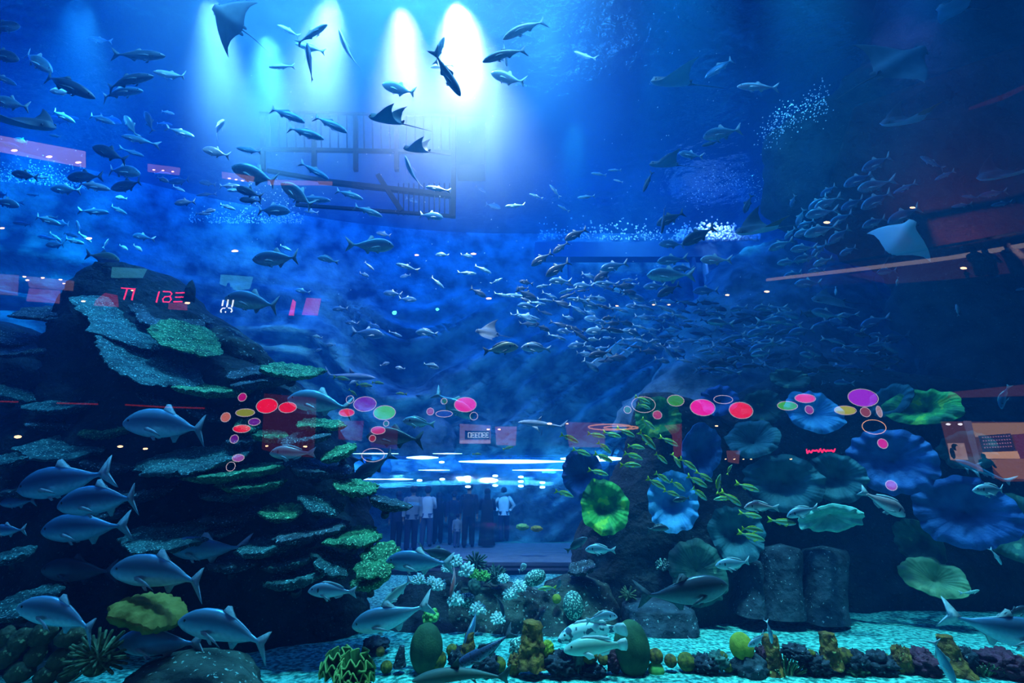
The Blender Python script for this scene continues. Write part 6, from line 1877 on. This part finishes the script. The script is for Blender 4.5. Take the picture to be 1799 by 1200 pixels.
shoal('at the sponge tower', 'yellow-tailed snappers at the sponge tower', [(SN, 'snap', x, y, l * 1.1, a, 4.9 + 0.9 * ((x * 7 + y * 3) % 10) / 10, 0, rnd.choice((0, .5, -.5))) for x, y, l, a in (
    (1000, 770, 33, -25), (1048, 765, 30, -12), (1076, 764, 30, -15), (1100, 760, 32, -25), (1129, 703, 28, -25), (1131, 714, 24, -20), (1139, 745, 28, -40), (1136, 773, 42, -45),
    (1176, 776, 32, -25), (1061, 786, 30, -40), (1117, 785, 30, -10), (1022, 795, 32, -20), (1060, 804, 33, -25), (1112, 801, 34, -20), (1161, 805, 28, -40), (1107, 817, 36, -5),
    (1051, 830, 34, -15), (1189, 810, 26, -60), (1209, 816, 34, -35), (991, 867, 33, -20), (1163, 839, 32, -35), (1153, 850, 36, -30), (1190, 853, 32, -35), (1180, 867, 28, -20),
    (1228, 867, 34, -40), (1225, 846, 38, -30), (1238, 838, 30, -30), (1262, 850, 32, 80), (1281, 825, 18, 60), (1315, 857, 38, -18), (1270, 876, 30, 185), (1286, 877, 38, -35),
    (1320, 930, 40, -10), (1322, 944, 42, -15), (1320, 906, 35, -10), (1376, 918, 42, -5))])
shoal('by the coral rock', 'small green snappers by the coral rock', [(SN, 'snap', x, y, l, a, 8.2) for x, y, l, a in (
    (600, 665, 30, -10), (640, 677, 30, -5), (664, 673, 22, -6), (620, 690, 20, -40), (705, 692, 20, 175), (838, 798, 16, 0), (893, 787, 20, 15))])

# the dense shoals, whose members nothing tells apart


def dense(n, poly, lens, angs, Ys, skins, lb, group, seed, kinds=(T, SL)):
    r = random.Random(seed)
    xs, ys = [p[0] for p in poly], [p[1] for p in poly]
    done = []
    tries = 0
    while len(done) < n and tries < 6000:
        tries += 1
        x, y = r.uniform(min(xs), max(xs)), r.uniform(min(ys), max(ys))
        inside = False
        j = len(poly) - 1
        for i in range(len(poly)):
            if (poly[i][1] > y) != (poly[j][1] > y) and x < (poly[j][0] - poly[i][0]) * (y - poly[i][1]) / (poly[j][1] - poly[i][1]) + poly[i][0]:
                inside = not inside
            j = i
        if not inside or any(abs(x - a) < 13 and abs(y - b) < 8 for a, b in done):
            continue
        done.append((x, y))
        fish(r.choice(kinds), r.choice(skins), x, y, r.uniform(*lens), r.choice(angs) + r.gauss(0, 8), r.uniform(*Ys), bend=r.choice((-.5, 0, .5, .5)), label=lb, group=group, parts=False)


dense(135, [(905, 490), (1060, 480), (1130, 520), (1260, 530), (1330, 560), (1350, 640), (1230, 660), (1120, 620), (1040, 650), (960, 580), (905, 560)], (22, 42), (172, 184, 340, 345, 350), (9.0, 12.0), ('steel', 'silver', 'steel', 'dark'),
      'small silvery fish of the packed shoal above the slanted rock layers', 'packed shoal above the slanted rocks', 3)
dense(80, [(1260, 530), (1560, 560), (1590, 640), (1520, 690), (1380, 660), (1240, 650)], (30, 52), (178, 186, 192, 345), (7.4, 10.0), ('steel', 'dark', 'steel'),
      'dim blue fish of the loose shoal above the cup sponges', 'loose shoal above the cup sponges', 5)
dense(26, [(0, 190), (330, 200), (440, 330), (330, 420), (0, 440)], (26, 44), (170, 345, 350, 180), (9.5, 12.0), ('dark', 'steel', 'dark'),
      'small dark fish silhouetted in the blue behind the upper shoal', 'dark fish behind the upper shoal', 8)
dense(14, [(480, 380), (900, 300), (900, 600), (560, 600)], (18, 30), (170, 345, 350, 180), (10.5, 13.0), ('steel', 'silver'),
      'tiny faint fish far off in the open blue', 'far faint fish', 9)

for (px, py, span, ang, Y, kw, lb) in (
        (402, 34, 92, 141, 6.6, dict(roll=78, flap_l=14, flap_r=14, belly='black'), 'dark eagle ray gliding flat overhead against the lamp beams'),
        (48, 218, 120, -8, 6.4, dict(roll=24, flap_l=30, flap_r=36, belly='dark'), 'grey eagle ray cut by the picture edge above the reflected ceiling lights'),
        (680, 212, 84, 168, 7.0, dict(roll=-24, flap_l=58, flap_r=58, belly='dark'), 'grey eagle ray with one wing raised in front of the steel cage'),
        (733, 264, 64, 172, 8.2, dict(roll=-20, flap_l=60, flap_r=60, belly='dark'), 'smaller eagle ray with a light wing tip below the caged ray'),
        (1180, 146, 96, 176, 7.0, dict(roll=-20, flap_l=56, flap_r=56, belly='dark'), 'eagle ray with long straight tail alone in the upper blue'),
        (1167, 290, 68, 178, 8.2, dict(roll=-14, flap_l=64, flap_r=64, belly='dark'), 'dark eagle ray rising over the bubble line'),
        (1580, 112, 130, 28, 6.6, dict(roll=60, flap_l=18, flap_r=22), 'broad pale ray with a bright tail before the overhanging rock'),
        (1584, 214, 92, 186, 6.8, dict(roll=-30, flap_l=54, flap_r=54, tip=True), 'pale ray with an orange-brown wing tip under the overhang'),
        (1674, 15, 70, 178, 6.4, dict(roll=12, flap_l=20, flap_r=20, belly='dark'), 'dark ray with a lit front edge by the top of the picture'),
        (1754, 308, 92, 190, 6.8, dict(roll=-30, flap_l=44, flap_r=48), 'pale ray at the far right edge over the brown reflection'),
        (1582, 420, 98, 96, 6.8, dict(roll=-52, yaw=48, flap_l=26, flap_r=26), 'pale ray coming head-on above the lit balcony reflection'),
        (1330, 404, 98, 188, 7.4, dict(roll=-26, flap_l=50, flap_r=54, tip=True), 'ray with a brown wing and dark eye by the bright foam'),
        (1456, 528, 76, 176, 8.6, dict(roll=-30, flap_l=12, flap_r=12), 'faint flat ray above the loose shoal'),
        (856, 585, 54, 170, 9.5, dict(roll=-40, flap_l=30, flap_r=30), 'small pale cyan ray banking above the brownish bream'),
):
    ray(px, py, span, ang, Y, lb, **kw)
